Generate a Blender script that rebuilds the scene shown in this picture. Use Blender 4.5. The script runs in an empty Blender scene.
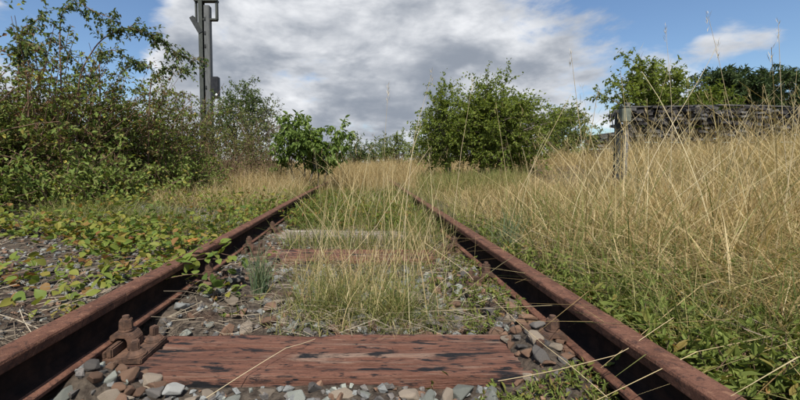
import bpy, bmesh, math, random
import numpy as np
from mathutils import Vector, Matrix, noise as mnoise

R = math.radians
rng = np.random.default_rng(7)
random.seed(7)
scn = bpy.context.scene
COL = scn.collection

# ------------------------------------------------------------------ camera
EYE = 0.595                      # metres above the sleeper tops
PITCH = R(3.0)
F = 375.0                        # focal length in pixels of an 800 px wide picture
PX, HORIZ = 363.0, 163.0         # vanishing point of the track
PY = HORIZ + F * math.tan(PITCH)
cd = bpy.data.cameras.new('camera')
cam = bpy.data.objects.new('camera', cd)
COL.objects.link(cam)
cam.location = (0, 0, EYE)
cam.rotation_euler = (math.pi / 2 - PITCH, 0, 0)
cd.sensor_width = 36
cd.lens = F / 800 * 36
cd.shift_x = (400 - PX) / 800
cd.shift_y = -(200 - PY) / 800
cd.clip_start = 0.05
cd.clip_end = 2000
scn.camera = cam


def P(u, v, Y):
    """the point seen at photo pixel (u, v) that stands Y metres down the track"""
    a, b = (u - PX) / F, -(v - PY) / F
    d = Vector((a, math.cos(PITCH) + b * math.sin(PITCH), -math.sin(PITCH) + b * math.cos(PITCH)))
    return Vector((0, 0, EYE)) + d * (Y / d.y)


# ------------------------------------------------------------------ light
SUN_EL, SUN_AZ = R(57), R(183)   # azimuth clockwise from the track direction: behind, a little to the left
scn.view_settings.view_transform = 'Standard'
scn.view_settings.look = 'None'
scn.view_settings.exposure = 0.46
scn.view_settings.gamma = 1.0
scn.view_settings.use_curve_mapping = False

sl = bpy.data.lights.new('sun', 'SUN')
sl.energy = 5.0
sl.angle = R(0.5)
sl.color = (1.0, 0.955, 0.88)
sun = bpy.data.objects.new('sun', sl)
COL.objects.link(sun)
to_sun = Vector((math.sin(SUN_AZ) * math.cos(SUN_EL), math.cos(SUN_AZ) * math.cos(SUN_EL), math.sin(SUN_EL)))
sun.rotation_euler = to_sun.to_track_quat('Z', 'Y').to_euler()
sun.location = to_sun * 50


class NT:
    """tiny node-tree helper"""
    def __init__(self, tree):
        self.t = tree
        self.n = tree.nodes
        self.l = tree.links

    def add(self, kind, props=None, **inputs):
        nd = self.n.new(kind)
        for k, v in (props or {}).items():
            setattr(nd, k, v)
        for k, v in inputs.items():
            key = int(k[1:]) if k[0] == 'i' and k[1:].isdigit() else k.replace('_', ' ')
            self.set(nd.inputs[key], v)
        return nd

    def set(self, sock, v):
        if hasattr(v, 'bl_idname') and hasattr(v, 'outputs'):
            self.l.new(v.outputs[0], sock)
        elif isinstance(v, bpy.types.NodeSocket):
            self.l.new(v, sock)
        else:
            sock.default_value = v

    def math(self, op, a, b=0.0, clamp=False):
        nd = self.n.new('ShaderNodeMath')
        nd.operation = op
        nd.use_clamp = clamp
        self.set(nd.inputs[0], a)
        self.set(nd.inputs[1], b)
        return nd.outputs[0]

    def rng(self, v, a, b, c=0.0, d=1.0, smooth=True):
        nd = self.n.new('ShaderNodeMapRange')
        nd.interpolation_type = 'SMOOTHSTEP' if smooth else 'LINEAR'
        for i, x in enumerate((v, a, b, c, d)):
            self.set(nd.inputs[i], x)
        return nd.outputs[0]

    def mix(self, f, a, b, blend='MIX'):
        nd = self.n.new('ShaderNodeMix')
        nd.data_type = 'RGBA'
        nd.blend_type = blend
        self.set(nd.inputs[0], f)
        self.set(nd.inputs[6], a)
        self.set(nd.inputs[7], b)
        return nd.outputs[2]

    def noise(self, vec, scale, detail=6, rough=0.55, dist=0.0):
        nd = self.n.new('ShaderNodeTexNoise')
        if vec is not None:
            self.set(nd.inputs['Vector'], vec)
        nd.inputs['Scale'].default_value = scale
        nd.inputs['Detail'].default_value = detail
        nd.inputs['Roughness'].default_value = rough
        nd.inputs['Distortion'].default_value = dist
        return nd.outputs['Fac']

    def ramp(self, f, stops):
        nd = self.n.new('ShaderNodeValToRGB')
        els = nd.color_ramp.elements
        els[0].position, els[0].color = stops[0][0], (*stops[0][1], 1)
        els[1].position, els[1].color = stops[-1][0], (*stops[-1][1], 1)
        for p, c in stops[1:-1]:
            e = els.new(p)
            e.color = (*c, 1)
        self.set(nd.inputs[0], f)
        return nd.outputs[0]


# ------------------------------------------------------------------ sky
SKY_K = 0.078
world = bpy.data.worlds.new('World')
scn.world = world
world.use_nodes = True
w = NT(world.node_tree)
w.n.clear()
out = w.add('ShaderNodeOutputWorld')
bg = w.add('ShaderNodeBackground')
bg.inputs['Strength'].default_value = SKY_K
w.l.new(bg.outputs[0], out.inputs[0])
sky = w.add('ShaderNodeTexSky', {'sky_type': 'NISHITA', 'sun_disc': False, 'sun_elevation': SUN_EL,
                                 'sun_rotation': SUN_AZ, 'air_density': 1.1, 'dust_density': 0.6, 'ozone_density': 2.0})
tc = w.add('ShaderNodeTexCoord')
gen = tc.outputs['Generated']
sep = w.add('ShaderNodeSeparateXYZ', None, i0=gen)
zz = w.math('ADD', w.math('MAXIMUM', sep.outputs[2], 0.0), 0.16)
cmb = w.add('ShaderNodeCombineXYZ', None, i0=w.math('DIVIDE', sep.outputs[0], zz), i1=w.math('DIVIDE', sep.outputs[1], zz),
            i2=w.math('MULTIPLY', sep.outputs[2], 1.5))
q = cmb.outputs[0]
big = w.noise(q, 0.9, 10, 0.55, 0.15)
off = w.add('ShaderNodeVectorMath', {'operation': 'ADD'}, i0=q, i1=(3.1, 7.7, 1.3))
fine = w.noise(off, 1.1, 8, 0.54, 0.15)
flat = w.add('ShaderNodeVectorMath', {'operation': 'MULTIPLY'}, i0=gen, i1=(1.0, 1.0, 2.1)).outputs[0]
wisp = w.noise(flat, 4.2, 9, 0.6, 0.3)


def sky_dir(u, v):
    return (P(u, v, 1.0) - Vector((0, 0, EYE))).normalized()


def blob(u, v, r0, r1, amp):
    d = w.add('ShaderNodeVectorMath', {'operation': 'DISTANCE'}, i0=gen, i1=tuple(sky_dir(u, v)))
    return w.rng(d.outputs['Value'], r0, r1, amp, 0.0)


cover = w.math('ADD', w.math('MULTIPLY', big, 0.75), w.math('MULTIPLY', wisp, 0.85))
for b in ((330, 30, 0.10, 0.62, 0.20), (200, 60, 0.05, 0.30, 0.10), (470, 50, 0.05, 0.34, 0.14), (560, 20, 0.03, 0.18, 0.06), (520, 110, 0.05, 0.3, 0.10), (740, 35, 0.14, 0.55, -0.24), (590, 92, 0.02, 0.12, -0.08),
          (80, 22, 0.07, 0.22, -0.42), (595, 55, 0.03, 0.18, 0.20), (740, 28, 0.01, 0.10, 0.20), (715, 40, 0.01, 0.06, 0.10), (640, 110, 0.03, 0.20, 0.14),
          (40, 62, 0.05, 0.22, 0.24), (150, 58, 0.03, 0.17, 0.18), (20, 8, 0.02, 0.1, 0.1), (690, 80, 0.03, 0.14, 0.22), (340, 130, 0.06, 0.35, 0.06), (795, 32, 0.01, 0.07, 0.10), (600, 15, 0.02, 0.12, 0.04)):
    cover = w.math('ADD', cover, blob(*b))
mask = w.rng(cover, 0.77, 0.95)
thick = w.rng(cover, 0.86, 1.15)
def billow(vec, scale):
    acc = None
    for k in range(4):
        nz = w.noise(vec, scale * 2.1 ** k, 1.5, 0.5, 0.25)
        b_ = w.math('MULTIPLY', w.math('ABSOLUTE', w.math('SUBTRACT', nz, 0.5)), 2.0 * 0.56 ** k)
        acc = b_ if acc is None else w.math('ADD', acc, b_)
    return acc


puff = billow(flat, 3.4)
fine2 = w.noise(flat, 2.6, 9, 0.55, 0.2)
light = w.math('ADD', w.math('MULTIPLY', fine, 1.0), w.math('MULTIPLY', fine2, 2.3))
light = w.math('ADD', light, w.math('MULTIPLY', puff, 0.75))
light = w.math('ADD', light, w.math('MULTIPLY', thick, -0.45))
light = w.math('ADD', light, -1.66)
light = w.math('ADD', light, blob(365, 112, 0.01, 0.12, 0.22))
light = w.math('ADD', light, blob(650, 90, 0.05, 0.25, 0.25))
light = w.math('ADD', light, blob(200, 25, 0.05, 0.25, 0.12))
shade = w.rng(light, -0.55, 0.85)
ccol = w.mix(shade, (0.215, 0.243, 0.29, 1), (0.72, 0.73, 0.75, 1))
scl = w.add('ShaderNodeVectorMath', {'operation': 'SCALE'}, i0=ccol)
scl.inputs['Scale'].default_value = 1.0 / SKY_K
skyc = w.mix(1.0, sky.outputs[0], (1.0, 1.12, 1.25, 1), 'MULTIPLY')
w.set(bg.inputs['Color'], w.mix(mask, skyc, scl.outputs[0]))

# ------------------------------------------------------------------ helpers
def smooth(a, b, x):
    t = np.clip((x - a) / (b - a), 0, 1)
    return t * t * (3 - 2 * t)


_perm = rng.random((64, 64))


def vnoise(x, y, s):
    x = np.asarray(x, float) * s
    y = np.asarray(y, float) * s
    xi, yi = np.floor(x).astype(int), np.floor(y).astype(int)
    fx, fy = x - xi, y - yi
    fx, fy = fx * fx * (3 - 2 * fx), fy * fy * (3 - 2 * fy)
    g = lambda a, b: _perm[a % 64, b % 64]
    return ((g(xi, yi) * (1 - fx) + g(xi + 1, yi) * fx) * (1 - fy) +
            (g(xi, yi + 1) * (1 - fx) + g(xi + 1, yi + 1) * fx) * fy) - 0.5


def fmesh(name, V, Fa, mat, tint=None, smooth_shade=False):
    me = bpy.data.meshes.new(name)
    V = np.asarray(V, np.float32).reshape(-1, 3)
    Fa = np.asarray(Fa, np.int32)
    M, k = Fa.shape
    me.vertices.add(len(V))
    me.vertices.foreach_set('co', V.ravel())
    me.loops.add(M * k)
    me.loops.foreach_set('vertex_index', Fa.ravel())
    me.polygons.add(M)
    me.polygons.foreach_set('loop_start', np.arange(0, M * k, k, dtype=np.int32))
    me.update(calc_edges=True)
    me.validate()
    if tint is not None:
        a = me.attributes.new('tint', 'FLOAT', 'FACE')
        a.data.foreach_set('value', np.asarray(tint, np.float32))
    me.polygons.foreach_set('use_smooth', np.full(len(me.polygons), smooth_shade))
    me.materials.append(mat)
    return me


def obj(name, me, parent=None, loc=None, rot=None):
    o = bpy.data.objects.new(name, me)
    COL.objects.link(o)
    if parent is not None:
        o.parent = parent
    if loc is not None:
        o.location = loc
    if rot is not None:
        o.rotation_euler = rot
    return o


def tag(o, label=None, cat=None, group=None, kind=None):
    for k, v in (('label', label), ('category', cat), ('group', group), ('kind', kind)):
        if v:
            o[k] = v
    return o


def thing(name, label, cat, loc=(0, 0, 0), group=None, rot=None):
    return tag(obj(name, None, None, loc, rot), label, cat, group)


def bm_mesh(name, bm, mat, smooth_shade=False):
    me = bpy.data.meshes.new(name)
    bm.normal_update()
    bm.to_mesh(me)
    bm.free()
    me.materials.append(mat)
    if smooth_shade:
        me.polygons.foreach_set('use_smooth', np.full(len(me.polygons), True))
    return me


def box_bm(size, center=(0, 0, 0), bevel=0.0, bm=None, rot=None, seg=2):
    own = bm or bmesh.new()
    tmp = bmesh.new()
    bmesh.ops.create_cube(tmp, size=1)
    bmesh.ops.scale(tmp, vec=size, verts=tmp.verts)
    if bevel:
        bmesh.ops.bevel(tmp, geom=list(tmp.edges), offset=bevel, segments=seg, affect='EDGES')
    M = Matrix.Translation(center)
    if rot is not None:
        M = M @ rot.to_4x4()
    bmesh.ops.transform(tmp, matrix=M, verts=tmp.verts)
    me = bpy.data.meshes.new('t')
    tmp.to_mesh(me)
    tmp.free()
    own.from_mesh(me)
    bpy.data.meshes.remove(me)
    return own


def cyl_bm(r1, r2, h, center, seg=16, bevel=0.0, bm=None, rot=None):
    """a frustum standing on center"""
    own = bm or bmesh.new()
    tmp = bmesh.new()
    bmesh.ops.create_cone(tmp, cap_ends=True, segments=seg, radius1=r1, radius2=r2, depth=h)
    if bevel:
        bmesh.ops.bevel(tmp, geom=[e for e in tmp.edges if abs(e.verts[0].co.z - e.verts[1].co.z) < 1e-5],
                        offset=bevel, segments=2, affect='EDGES')
    M = Matrix.Translation(center)
    if rot is not None:
        M = M @ rot.to_4x4()
    M = M @ Matrix.Translation((0, 0, h / 2))
    bmesh.ops.transform(tmp, matrix=M, verts=tmp.verts)
    me = bpy.data.meshes.new('t')
    tmp.to_mesh(me)
    tmp.free()
    own.from_mesh(me)
    bpy.data.meshes.remove(me)
    return own


# ------------------------------------------------------------------ materials
MATS = {}


def new_mat(name):
    m = bpy.data.materials.new(name)
    m.use_nodes = True
    t = NT(m.node_tree)
    b = t.n['Principled BSDF']
    MATS[name] = m
    return m, t, b


def coords(t, kind='Object', scale=(1, 1, 1)):
    c = t.add('ShaderNodeTexCoord')
    mp = t.add('ShaderNodeMapping', None, i0=c.outputs[kind])
    mp.inputs['Scale'].default_value = scale
    return mp.outputs[0]


def bump(t, b, h, strength=0.4, dist=0.01):
    bp = t.add('ShaderNodeBump', None, Height=h)
    bp.inputs['Strength'].default_value = strength
    bp.inputs['Distance'].default_value = dist
    t.l.new(bp.outputs[0], b.inputs['Normal'])


def plant_mat(name, stops, transl=0.35, rough=0.6, spec=0.12):
    """leaf or blade; its own 'tint' attribute picks the hue"""
    m, t, b = new_mat(name)
    at = t.add('ShaderNodeAttribute', {'attribute_name': 'tint'})
    col = t.ramp(at.outputs['Fac'], stops)
    t.set(b.inputs['Base Color'], col)
    b.inputs['Roughness'].default_value = rough
    b.inputs['Specular IOR Level'].default_value = spec
    if transl:
        tr = t.add('ShaderNodeBsdfTranslucent')
        t.set(tr.inputs['Color'], t.mix(1.0, col, (1.15, 1.1, 0.6, 1), 'MULTIPLY'))
        mx = t.add('ShaderNodeMixShader', None, i0=transl)
        t.l.new(b.outputs[0], mx.inputs[1])
        t.l.new(tr.outputs[0], mx.inputs[2])
        t.l.new(mx.outputs[0], t.n['Material Output'].inputs['Surface'])
    return m


def flat_mat(name, c1, c2, scale=8.0, rough=0.8, metal=0.0, stretch=(1, 1, 1), bmp=0.3, dist=0.005, detail=6):
    m, t, b = new_mat(name)
    v = coords(t, 'Object', stretch)
    n = t.noise(v, scale, detail, 0.6, 0.2)
    t.set(b.inputs['Base Color'], t.mix(t.rng(n, 0.32, 0.68), (*c1, 1), (*c2, 1)))
    b.inputs['Roughness'].default_value = rough
    b.inputs['Metallic'].default_value = metal
    b.inputs['Specular IOR Level'].default_value = 0.25
    if bmp:
        bump(t, b, n, bmp, dist)
    return m


# rust of the rails
m, t, b = new_mat('rail_rust')
v = coords(t, 'Object')
n1 = t.noise(v, 9, 8, 0.65, 0.2)
n2 = t.noise(v, 160, 4, 0.7)
n3 = t.noise(coords(t, 'Object', (30, 1.2, 30)), 2.0, 5, 0.6)
n4 = t.noise(v, 45, 7, 0.72, 0.6)
c = t.mix(t.rng(n1, 0.3, 0.7), (0.088, 0.041, 0.027, 1), (0.150, 0.072, 0.048, 1))
c = t.mix(t.math('MULTIPLY', t.rng(n3, 0.48, 0.72), 0.8), c, (0.062, 0.034, 0.026, 1))
c = t.mix(t.math('MULTIPLY', t.rng(n4, 0.52, 0.60), 0.85), c, (0.050, 0.028, 0.022, 1))
c = t.mix(t.math('MULTIPLY', t.rng(n4, 0.44, 0.36), 0.8), c, (0.20, 0.105, 0.066, 1))
c = t.mix(t.rng(n2, 0.60, 0.74), c, (0.20, 0.115, 0.08, 1))
c = t.mix(t.rng(n2, 0.38, 0.28), c, (0.045, 0.025, 0.02, 1))
t.set(b.inputs['Base Color'], c)
b.inputs['Roughness'].default_value = 0.85
b.inputs['Specular IOR Level'].default_value = 0.12
bump(t, b, t.math('ADD', n2, t.math('MULTIPLY', n4, 1.6)), 0.8, 0.003)

m, t, b = new_mat('web_shade_rust')  # dark web rust, its colour deepened to carry the shade below the head
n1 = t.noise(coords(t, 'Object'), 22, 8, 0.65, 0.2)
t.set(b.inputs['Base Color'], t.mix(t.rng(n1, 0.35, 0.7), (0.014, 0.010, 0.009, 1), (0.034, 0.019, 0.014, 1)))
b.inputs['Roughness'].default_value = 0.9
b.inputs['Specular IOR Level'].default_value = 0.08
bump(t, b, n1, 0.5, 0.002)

# rust of the fastenings: browner
m, t, b = new_mat('iron_rust')
v = coords(t, 'Object')
n1 = t.noise(v, 30, 8, 0.65, 0.2)
n2 = t.noise(v, 220, 4, 0.7)
c = t.mix(t.rng(n1, 0.32, 0.68), (0.045, 0.028, 0.021, 1), (0.135, 0.075, 0.048, 1))
c = t.mix(t.rng(n2, 0.6, 0.75), c, (0.21, 0.115, 0.07, 1))
t.set(b.inputs['Base Color'], c)
b.inputs['Roughness'].default_value = 0.8
b.inputs['Specular IOR Level'].default_value = 0.25
bump(t, b, t.math('ADD', n2, n1), 0.6, 0.002)


def wood_mat(name, base, alt, pale, tar, tar_amt, pale_amt):
    m, t, b = new_mat(name)
    v = coords(t, 'Object', (1, 14, 14))
    g = t.noise(v, 3.5, 9, 0.68, 0.35)
    g2 = t.noise(coords(t, 'Object', (1.2, 60, 60)), 5, 6, 0.7)
    blot = t.noise(coords(t, 'Object', (1.6, 7, 7)), 3.6, 7, 0.62, 0.3)
    c = t.mix(t.rng(g, 0.3, 0.7), (*base, 1), (*alt, 1))
    c = t.mix(t.math('MULTIPLY', t.rng(g2, 0.52, 0.72), pale_amt), c, (*pale, 1))
    lng = t.noise(coords(t, 'Object', (0.45, 16, 16)), 1.6, 7, 0.6, 0.2)
    c = t.mix(t.math('MULTIPLY', t.rng(lng, 0.55, 0.66), pale_amt), c, (*pale, 1))
    c = t.mix(t.math('MULTIPLY', t.rng(lng, 0.42, 0.34), tar_amt * 0.6), c, (*tar, 1))
    c = t.mix(t.rng(g2, 0.40, 0.31), c, (0.035, 0.018, 0.015, 1))
    big_ = t.noise(coords(t, 'Object', (0.8, 5, 5)), 2.2, 5, 0.6)
    c = t.mix(t.math('MULTIPLY', t.rng(big_, 0.56, 0.66), pale_amt), c, (*pale, 1))
    c = t.mix(t.math('MULTIPLY', t.rng(blot, 0.53, 0.62), tar_amt), c, (*tar, 1))
    sp = t.noise(coords(t, 'Object', (3, 14, 14)), 6, 5, 0.65)
    c = t.mix(t.math('MULTIPLY', t.rng(sp, 0.55, 0.66), tar_amt), c, (*tar, 1))
    t.set(b.inputs['Base Color'], c)
    t.set(b.inputs['Roughness'], t.rng(blot, 0.56, 0.62, 0.82, 0.62))
    b.inputs['Specular IOR Level'].default_value = 0.2
    bump(t, b, t.math('ADD', g, t.math('MULTIPLY', g2, 1.3)), 0.9, 0.009)
    return m


wood_mat('sleeper_red', (0.128, 0.056, 0.037), (0.205, 0.096, 0.065), (0.32, 0.24, 0.18), (0.016, 0.016, 0.018), 1.0, 0.6)
wood_mat('sleeper_grey', (0.20, 0.15, 0.115), (0.32, 0.27, 0.22), (0.46, 0.42, 0.36), (0.05, 0.045, 0.04), 0.4, 0.8)
wood_mat('sleeper_brown', (0.17, 0.10, 0.07), (0.25, 0.15, 0.11), (0.33, 0.26, 0.2), (0.04, 0.035, 0.033), 0.6, 0.7)
wood_mat('stack_timber', (0.030, 0.027, 0.026), (0.070, 0.062, 0.058), (0.17, 0.16, 0.15), (0.012, 0.012, 0.013), 0.8, 0.5)
wood_mat('stack_timber_pale', (0.08, 0.075, 0.070), (0.13, 0.125, 0.115), (0.23, 0.22, 0.20), (0.03, 0.03, 0.03), 0.6, 0.6)
wood_mat('post_wood', (0.17, 0.155, 0.13), (0.25, 0.235, 0.20), (0.34, 0.325, 0.285), (0.07, 0.06, 0.05), 0.5, 0.5)

# ground soil
m, t, b = new_mat('soil')
v = coords(t, 'Object')
n1 = t.noise(v, 2.0, 10, 0.65, 0.2)
n2 = t.noise(v, 34, 8, 0.7, 0.2)
c = t.mix(t.rng(n2, 0.3, 0.7), (0.045, 0.036, 0.027, 1), (0.135, 0.105, 0.075, 1))
c = t.mix(t.math('MULTIPLY', t.rng(n1, 0.45, 0.65), 0.6), c, (0.085, 0.085, 0.045, 1))
t.set(b.inputs['Base Color'], c)
b.inputs['Roughness'].default_value = 0.95
b.inputs['Specular IOR Level'].default_value = 0.1
bump(t, b, n2, 0.9, 0.03)

m, t, b = new_mat('ballast_dirt')
v = coords(t, 'Object')
n2 = t.noise(v, 40, 8, 0.7, 0.2)
n3 = t.noise(v, 5, 6, 0.6)
c = t.mix(t.rng(n2, 0.3, 0.7), (0.035, 0.027, 0.022, 1), (0.13, 0.105, 0.08, 1))
c = t.mix(t.math('MULTIPLY', t.rng(n3, 0.5, 0.68), 0.55), c, (0.10, 0.055, 0.035, 1))
t.set(b.inputs['Base Color'], c)
b.inputs['Roughness'].default_value = 0.95
b.inputs['Specular IOR Level'].default_value = 0.1
bump(t, b, n2, 1.0, 0.02)


def stone_mat(name, c1, c2, c3):
    m, t, b = new_mat(name)
    v = coords(t, 'Object')
    oi = t.add('ShaderNodeObjectInfo')
    at = t.add('ShaderNodeAttribute', {'attribute_name': 'tint'})
    vary = t.math('ADD', oi.outputs['Random'], at.outputs['Fac'])
    vary = t.math('FRACT', vary)
    n = t.noise(v, 38, 8, 0.68, 0.3)
    n2 = t.noise(v, 240, 3, 0.6)
    c = t.mix(t.rng(n, 0.3, 0.7), (*c1, 1), (*c2, 1))
    c = t.mix(t.rng(n2, 0.56, 0.72), c, (*c3, 1))
    hs = t.add('ShaderNodeHueSaturation')
    t.set(hs.inputs['Value'], t.rng(vary, 0, 1, 0.7, 1.25, False))
    t.set(hs.inputs['Color'], c)
    t.set(b.inputs['Base Color'], hs.outputs[0])
    b.inputs['Roughness'].default_value = 0.88
    b.inputs['Specular IOR Level'].default_value = 0.25
    bump(t, b, t.math('ADD', n, t.math('MULTIPLY', n2, 0.3)), 0.7, 0.006)
    return m


STONES = [stone_mat('stone_grey', (0.13, 0.132, 0.124), (0.22, 0.222, 0.21), (0.30, 0.30, 0.28)),
          stone_mat('stone_green_grey', (0.14, 0.148, 0.126), (0.235, 0.24, 0.205), (0.32, 0.32, 0.28)),
          stone_mat('stone_rusty', (0.12, 0.070, 0.045), (0.21, 0.125, 0.080), (0.29, 0.19, 0.13)),
          stone_mat('stone_tan', (0.17, 0.135, 0.10), (0.27, 0.22, 0.165), (0.35, 0.30, 0.24)),
          stone_mat('stone_dark', (0.075, 0.068, 0.062), (0.145, 0.130, 0.115), (0.2, 0.18, 0.16))]
stone_white = stone_mat('stone_white', (0.34, 0.335, 0.31), (0.50, 0.495, 0.46), (0.6, 0.59, 0.56))

DRY = plant_mat('dry_grass_blade', [(0, (0.21, 0.135, 0.055)), (0.35, (0.36, 0.26, 0.12)), (0.7, (0.50, 0.39, 0.20)), (1, (0.62, 0.53, 0.33))], 0.3)
GREEN = plant_mat('green_grass_blade', [(0, (0.075, 0.105, 0.028)), (0.35, (0.135, 0.165, 0.045)), (0.65, (0.22, 0.215, 0.075)), (1, (0.38, 0.31, 0.14))], 0.35)
BLUE = plant_mat('bluish_grass_blade', [(0, (0.07, 0.11, 0.06)), (0.5, (0.13, 0.175, 0.095)), (1, (0.24, 0.25, 0.13))], 0.3)
STALK = plant_mat('bleached_stalk', [(0, (0.42, 0.31, 0.16)), (0.5, (0.55, 0.44, 0.26)), (1, (0.66, 0.57, 0.40))], 0.2)
STRAW = plant_mat('straw', [(0, (0.07, 0.055, 0.04)), (0.5, (0.16, 0.125, 0.09)), (1, (0.33, 0.28, 0.20))], 0.0, 0.8)
HEDGE = plant_mat('hedge_leaf', [(0, (0.125, 0.058, 0.032)), (0.16, (0.16, 0.10, 0.046)), (0.28, (0.13, 0.13, 0.042)), (0.6, (0.125, 0.175, 0.040)), (0.88, (0.195, 0.245, 0.060)), (0.96, (0.21, 0.23, 0.06)), (1, (0.40, 0.32, 0.07))], 0.3)
ROSE = plant_mat('rose_leaf', [(0, (0.055, 0.085, 0.030)), (0.5, (0.095, 0.135, 0.045)), (0.9, (0.155, 0.19, 0.065)), (1, (0.20, 0.15, 0.07))], 0.3)
OLIVE = plant_mat('olive_leaf', [(0, (0.10, 0.075, 0.04)), (0.2, (0.09, 0.09, 0.032)), (0.6, (0.135, 0.155, 0.048)), (0.9, (0.20, 0.21, 0.075)), (1, (0.23, 0.17, 0.07))], 0.35)
TREE = plant_mat('tree_leaf', [(0, (0.075, 0.105, 0.020)), (0.45, (0.145, 0.190, 0.036)), (0.85, (0.22, 0.265, 0.056)), (1, (0.28, 0.30, 0.075))], 0.45)
ELDER = plant_mat('drooping_leaf', [(0, (0.075, 0.12, 0.026)), (0.5, (0.135, 0.20, 0.044)), (1, (0.21, 0.28, 0.07))], 0.42, 0.5, 0.2)
LIME = plant_mat('pale_leaf', [(0, (0.10, 0.13, 0.035)), (0.5, (0.15, 0.185, 0.05)), (1, (0.22, 0.25, 0.08))], 0.35)
DARKT = plant_mat('dark_leaf', [(0, (0.030, 0.052, 0.022)), (0.5, (0.052, 0.080, 0.030)), (1, (0.095, 0.125, 0.045))], 0.25, 0.5)
CREEP = plant_mat('creeper_leaf', [(0, (0.20, 0.085, 0.035)), (0.10, (0.24, 0.14, 0.05)), (0.22, (0.24, 0.21, 0.045)), (0.5, (0.17, 0.21, 0.040)), (0.8, (0.105, 0.155, 0.034)), (1, (0.06, 0.10, 0.025))], 0.35, 0.5)
WEED = plant_mat('weed_leaf', [(0, (0.32, 0.18, 0.07)), (0.10, (0.20, 0.19, 0.05)), (0.5, (0.125, 0.165, 0.038)), (1, (0.20, 0.235, 0.06))], 0.35, 0.5)
BARK = flat_mat('bark', (0.075, 0.058, 0.042), (0.17, 0.14, 0.105), 14, 0.9, 0, (1, 1, 0.3), 0.5)
CANE = flat_mat('cane_bark', (0.11, 0.06, 0.042), (0.20, 0.13, 0.085), 20, 0.8, 0, (1, 1, 0.3), 0.3)
MASTC = flat_mat('mast_channel', (0.038, 0.042, 0.036), (0.065, 0.070, 0.060), 6, 0.65, 0.0, (4, 4, 0.8), 0.15)
MASTP = flat_mat('mast_pale_channel', (0.080, 0.083, 0.080), (0.125, 0.127, 0.122), 6, 0.6, 0.0, (4, 4, 0.8), 0.15)
MASTD = flat_mat('mast_dark_steel', (0.022, 0.024, 0.023), (0.048, 0.050, 0.048), 9, 0.6)
BLACK = flat_mat('black_box_paint', (0.012, 0.012, 0.014), (0.022, 0.022, 0.024), 12, 0.5, bmp=0)
WHITE = flat_mat('white_lens', (0.75, 0.75, 0.75), (0.82, 0.82, 0.82), 12, 0.3, bmp=0)
BOXG = flat_mat('grey_green_box', (0.10, 0.11, 0.085), (0.155, 0.165, 0.13), 16, 0.6, bmp=0.2)
CABLE = flat_mat('cable_rubber', (0.03, 0.03, 0.03), (0.06, 0.058, 0.055), 20, 0.6, bmp=0)

# ------------------------------------------------------------------ terrain
XL, XR = -0.792, 0.643            # inner faces of the two rail heads
RAILTOP = 0.165
SLEEP_Y = [1.150, 1.785, 2.42, 3.05, 3.68, 4.31, 4.94]


def gz(x, y):
    """height of the ground"""
    x = np.asarray(x, float)
    y = np.asarray(y, float)
    bed = -0.045 + 0.018 * vnoise(x, y, 5.0) + 0.012 * vnoise(x, y, 13.0)
    left = 0.075 + 0.05 * smooth(-1.0, -2.6, x) + 0.10 * smooth(-2.4, -5.0, x)
    right = 0.055 + 0.06 * smooth(1.0, 2.0, x) + 0.55 * smooth(2.2, 7.5, x)
    side = np.where(x < 0, left, right) + 0.05 * vnoise(x, y, 1.3) + 0.02 * vnoise(x, y, 4.2)
    g_ = lambda cx, cy, sx, sy: np.exp(-((x - cx) / sx) ** 2 - ((y - cy) / sy) ** 2)
    bed = bed + 0.085 * g_(0.56, 1.12, 0.085, 0.30) + 0.085 * g_(-0.72, 0.965, 0.09, 0.075) + 0.012 + smooth(1.30, 1.42, y) * (0.055 * smooth(XL + 0.26, XL + 0.08, x) + 0.045 * smooth(XR - 0.24, XR - 0.08, x))
    k = np.maximum(smooth(XL - 0.075, XL - 0.13, x), smooth(XR + 0.075, XR + 0.13, x))
    return bed * (1 - k) + side * k


def grid_mesh(name, xs, ys, zf, mat, dz=0.0):
    X, Y = np.meshgrid(xs, ys)
    V = np.stack([X, Y, zf(X, Y) + dz], -1).reshape(-1, 3)
    nx, ny = len(xs), len(ys)
    i = np.arange(nx - 1)[None, :] + np.arange(ny - 1)[:, None] * nx
    Q = np.stack([i, i + 1, i + 1 + nx, i + nx], -1).reshape(-1, 4)
    return fmesh(name, V, Q, mat, None, True)


def spaced(parts):
    return np.unique(np.concatenate([np.linspace(a, b_, n) for a, b_, n in parts]))


def far_z(x, y):
    z = gz(x, y)
    inside = (x > -3.05) & (x < 2.95) & (y > -1.95) & (y < 13.95)
    return np.where(inside, z - 0.10, z - 0.004)


gx = spaced([(-600, -60, 12), (-60, -12, 20), (-12, 12, 130), (12, 60, 20), (60, 600, 12)])
gy = spaced([(-300, -20, 8), (-20, -3, 10), (-3, 16, 110), (16, 60, 30), (60, 900, 20)])
tag(obj('ground', grid_mesh('ground', gx, gy, far_z, MATS['soil'])), kind='structure')
bx_ = spaced([(-3.0, -1.0, 60), (-1.0, -0.85, 12), (-0.85, 0.7, 90), (0.7, 0.85, 12), (0.85, 2.9, 60)])
by_ = spaced([(-1.9, 0.6, 20), (0.6, 4, 140), (4, 13.9, 130)])
ballast = tag(obj('ballast_bed', grid_mesh('ballast_bed', bx_, by_, gz, MATS['ballast_dirt'])), kind='structure')

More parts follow.
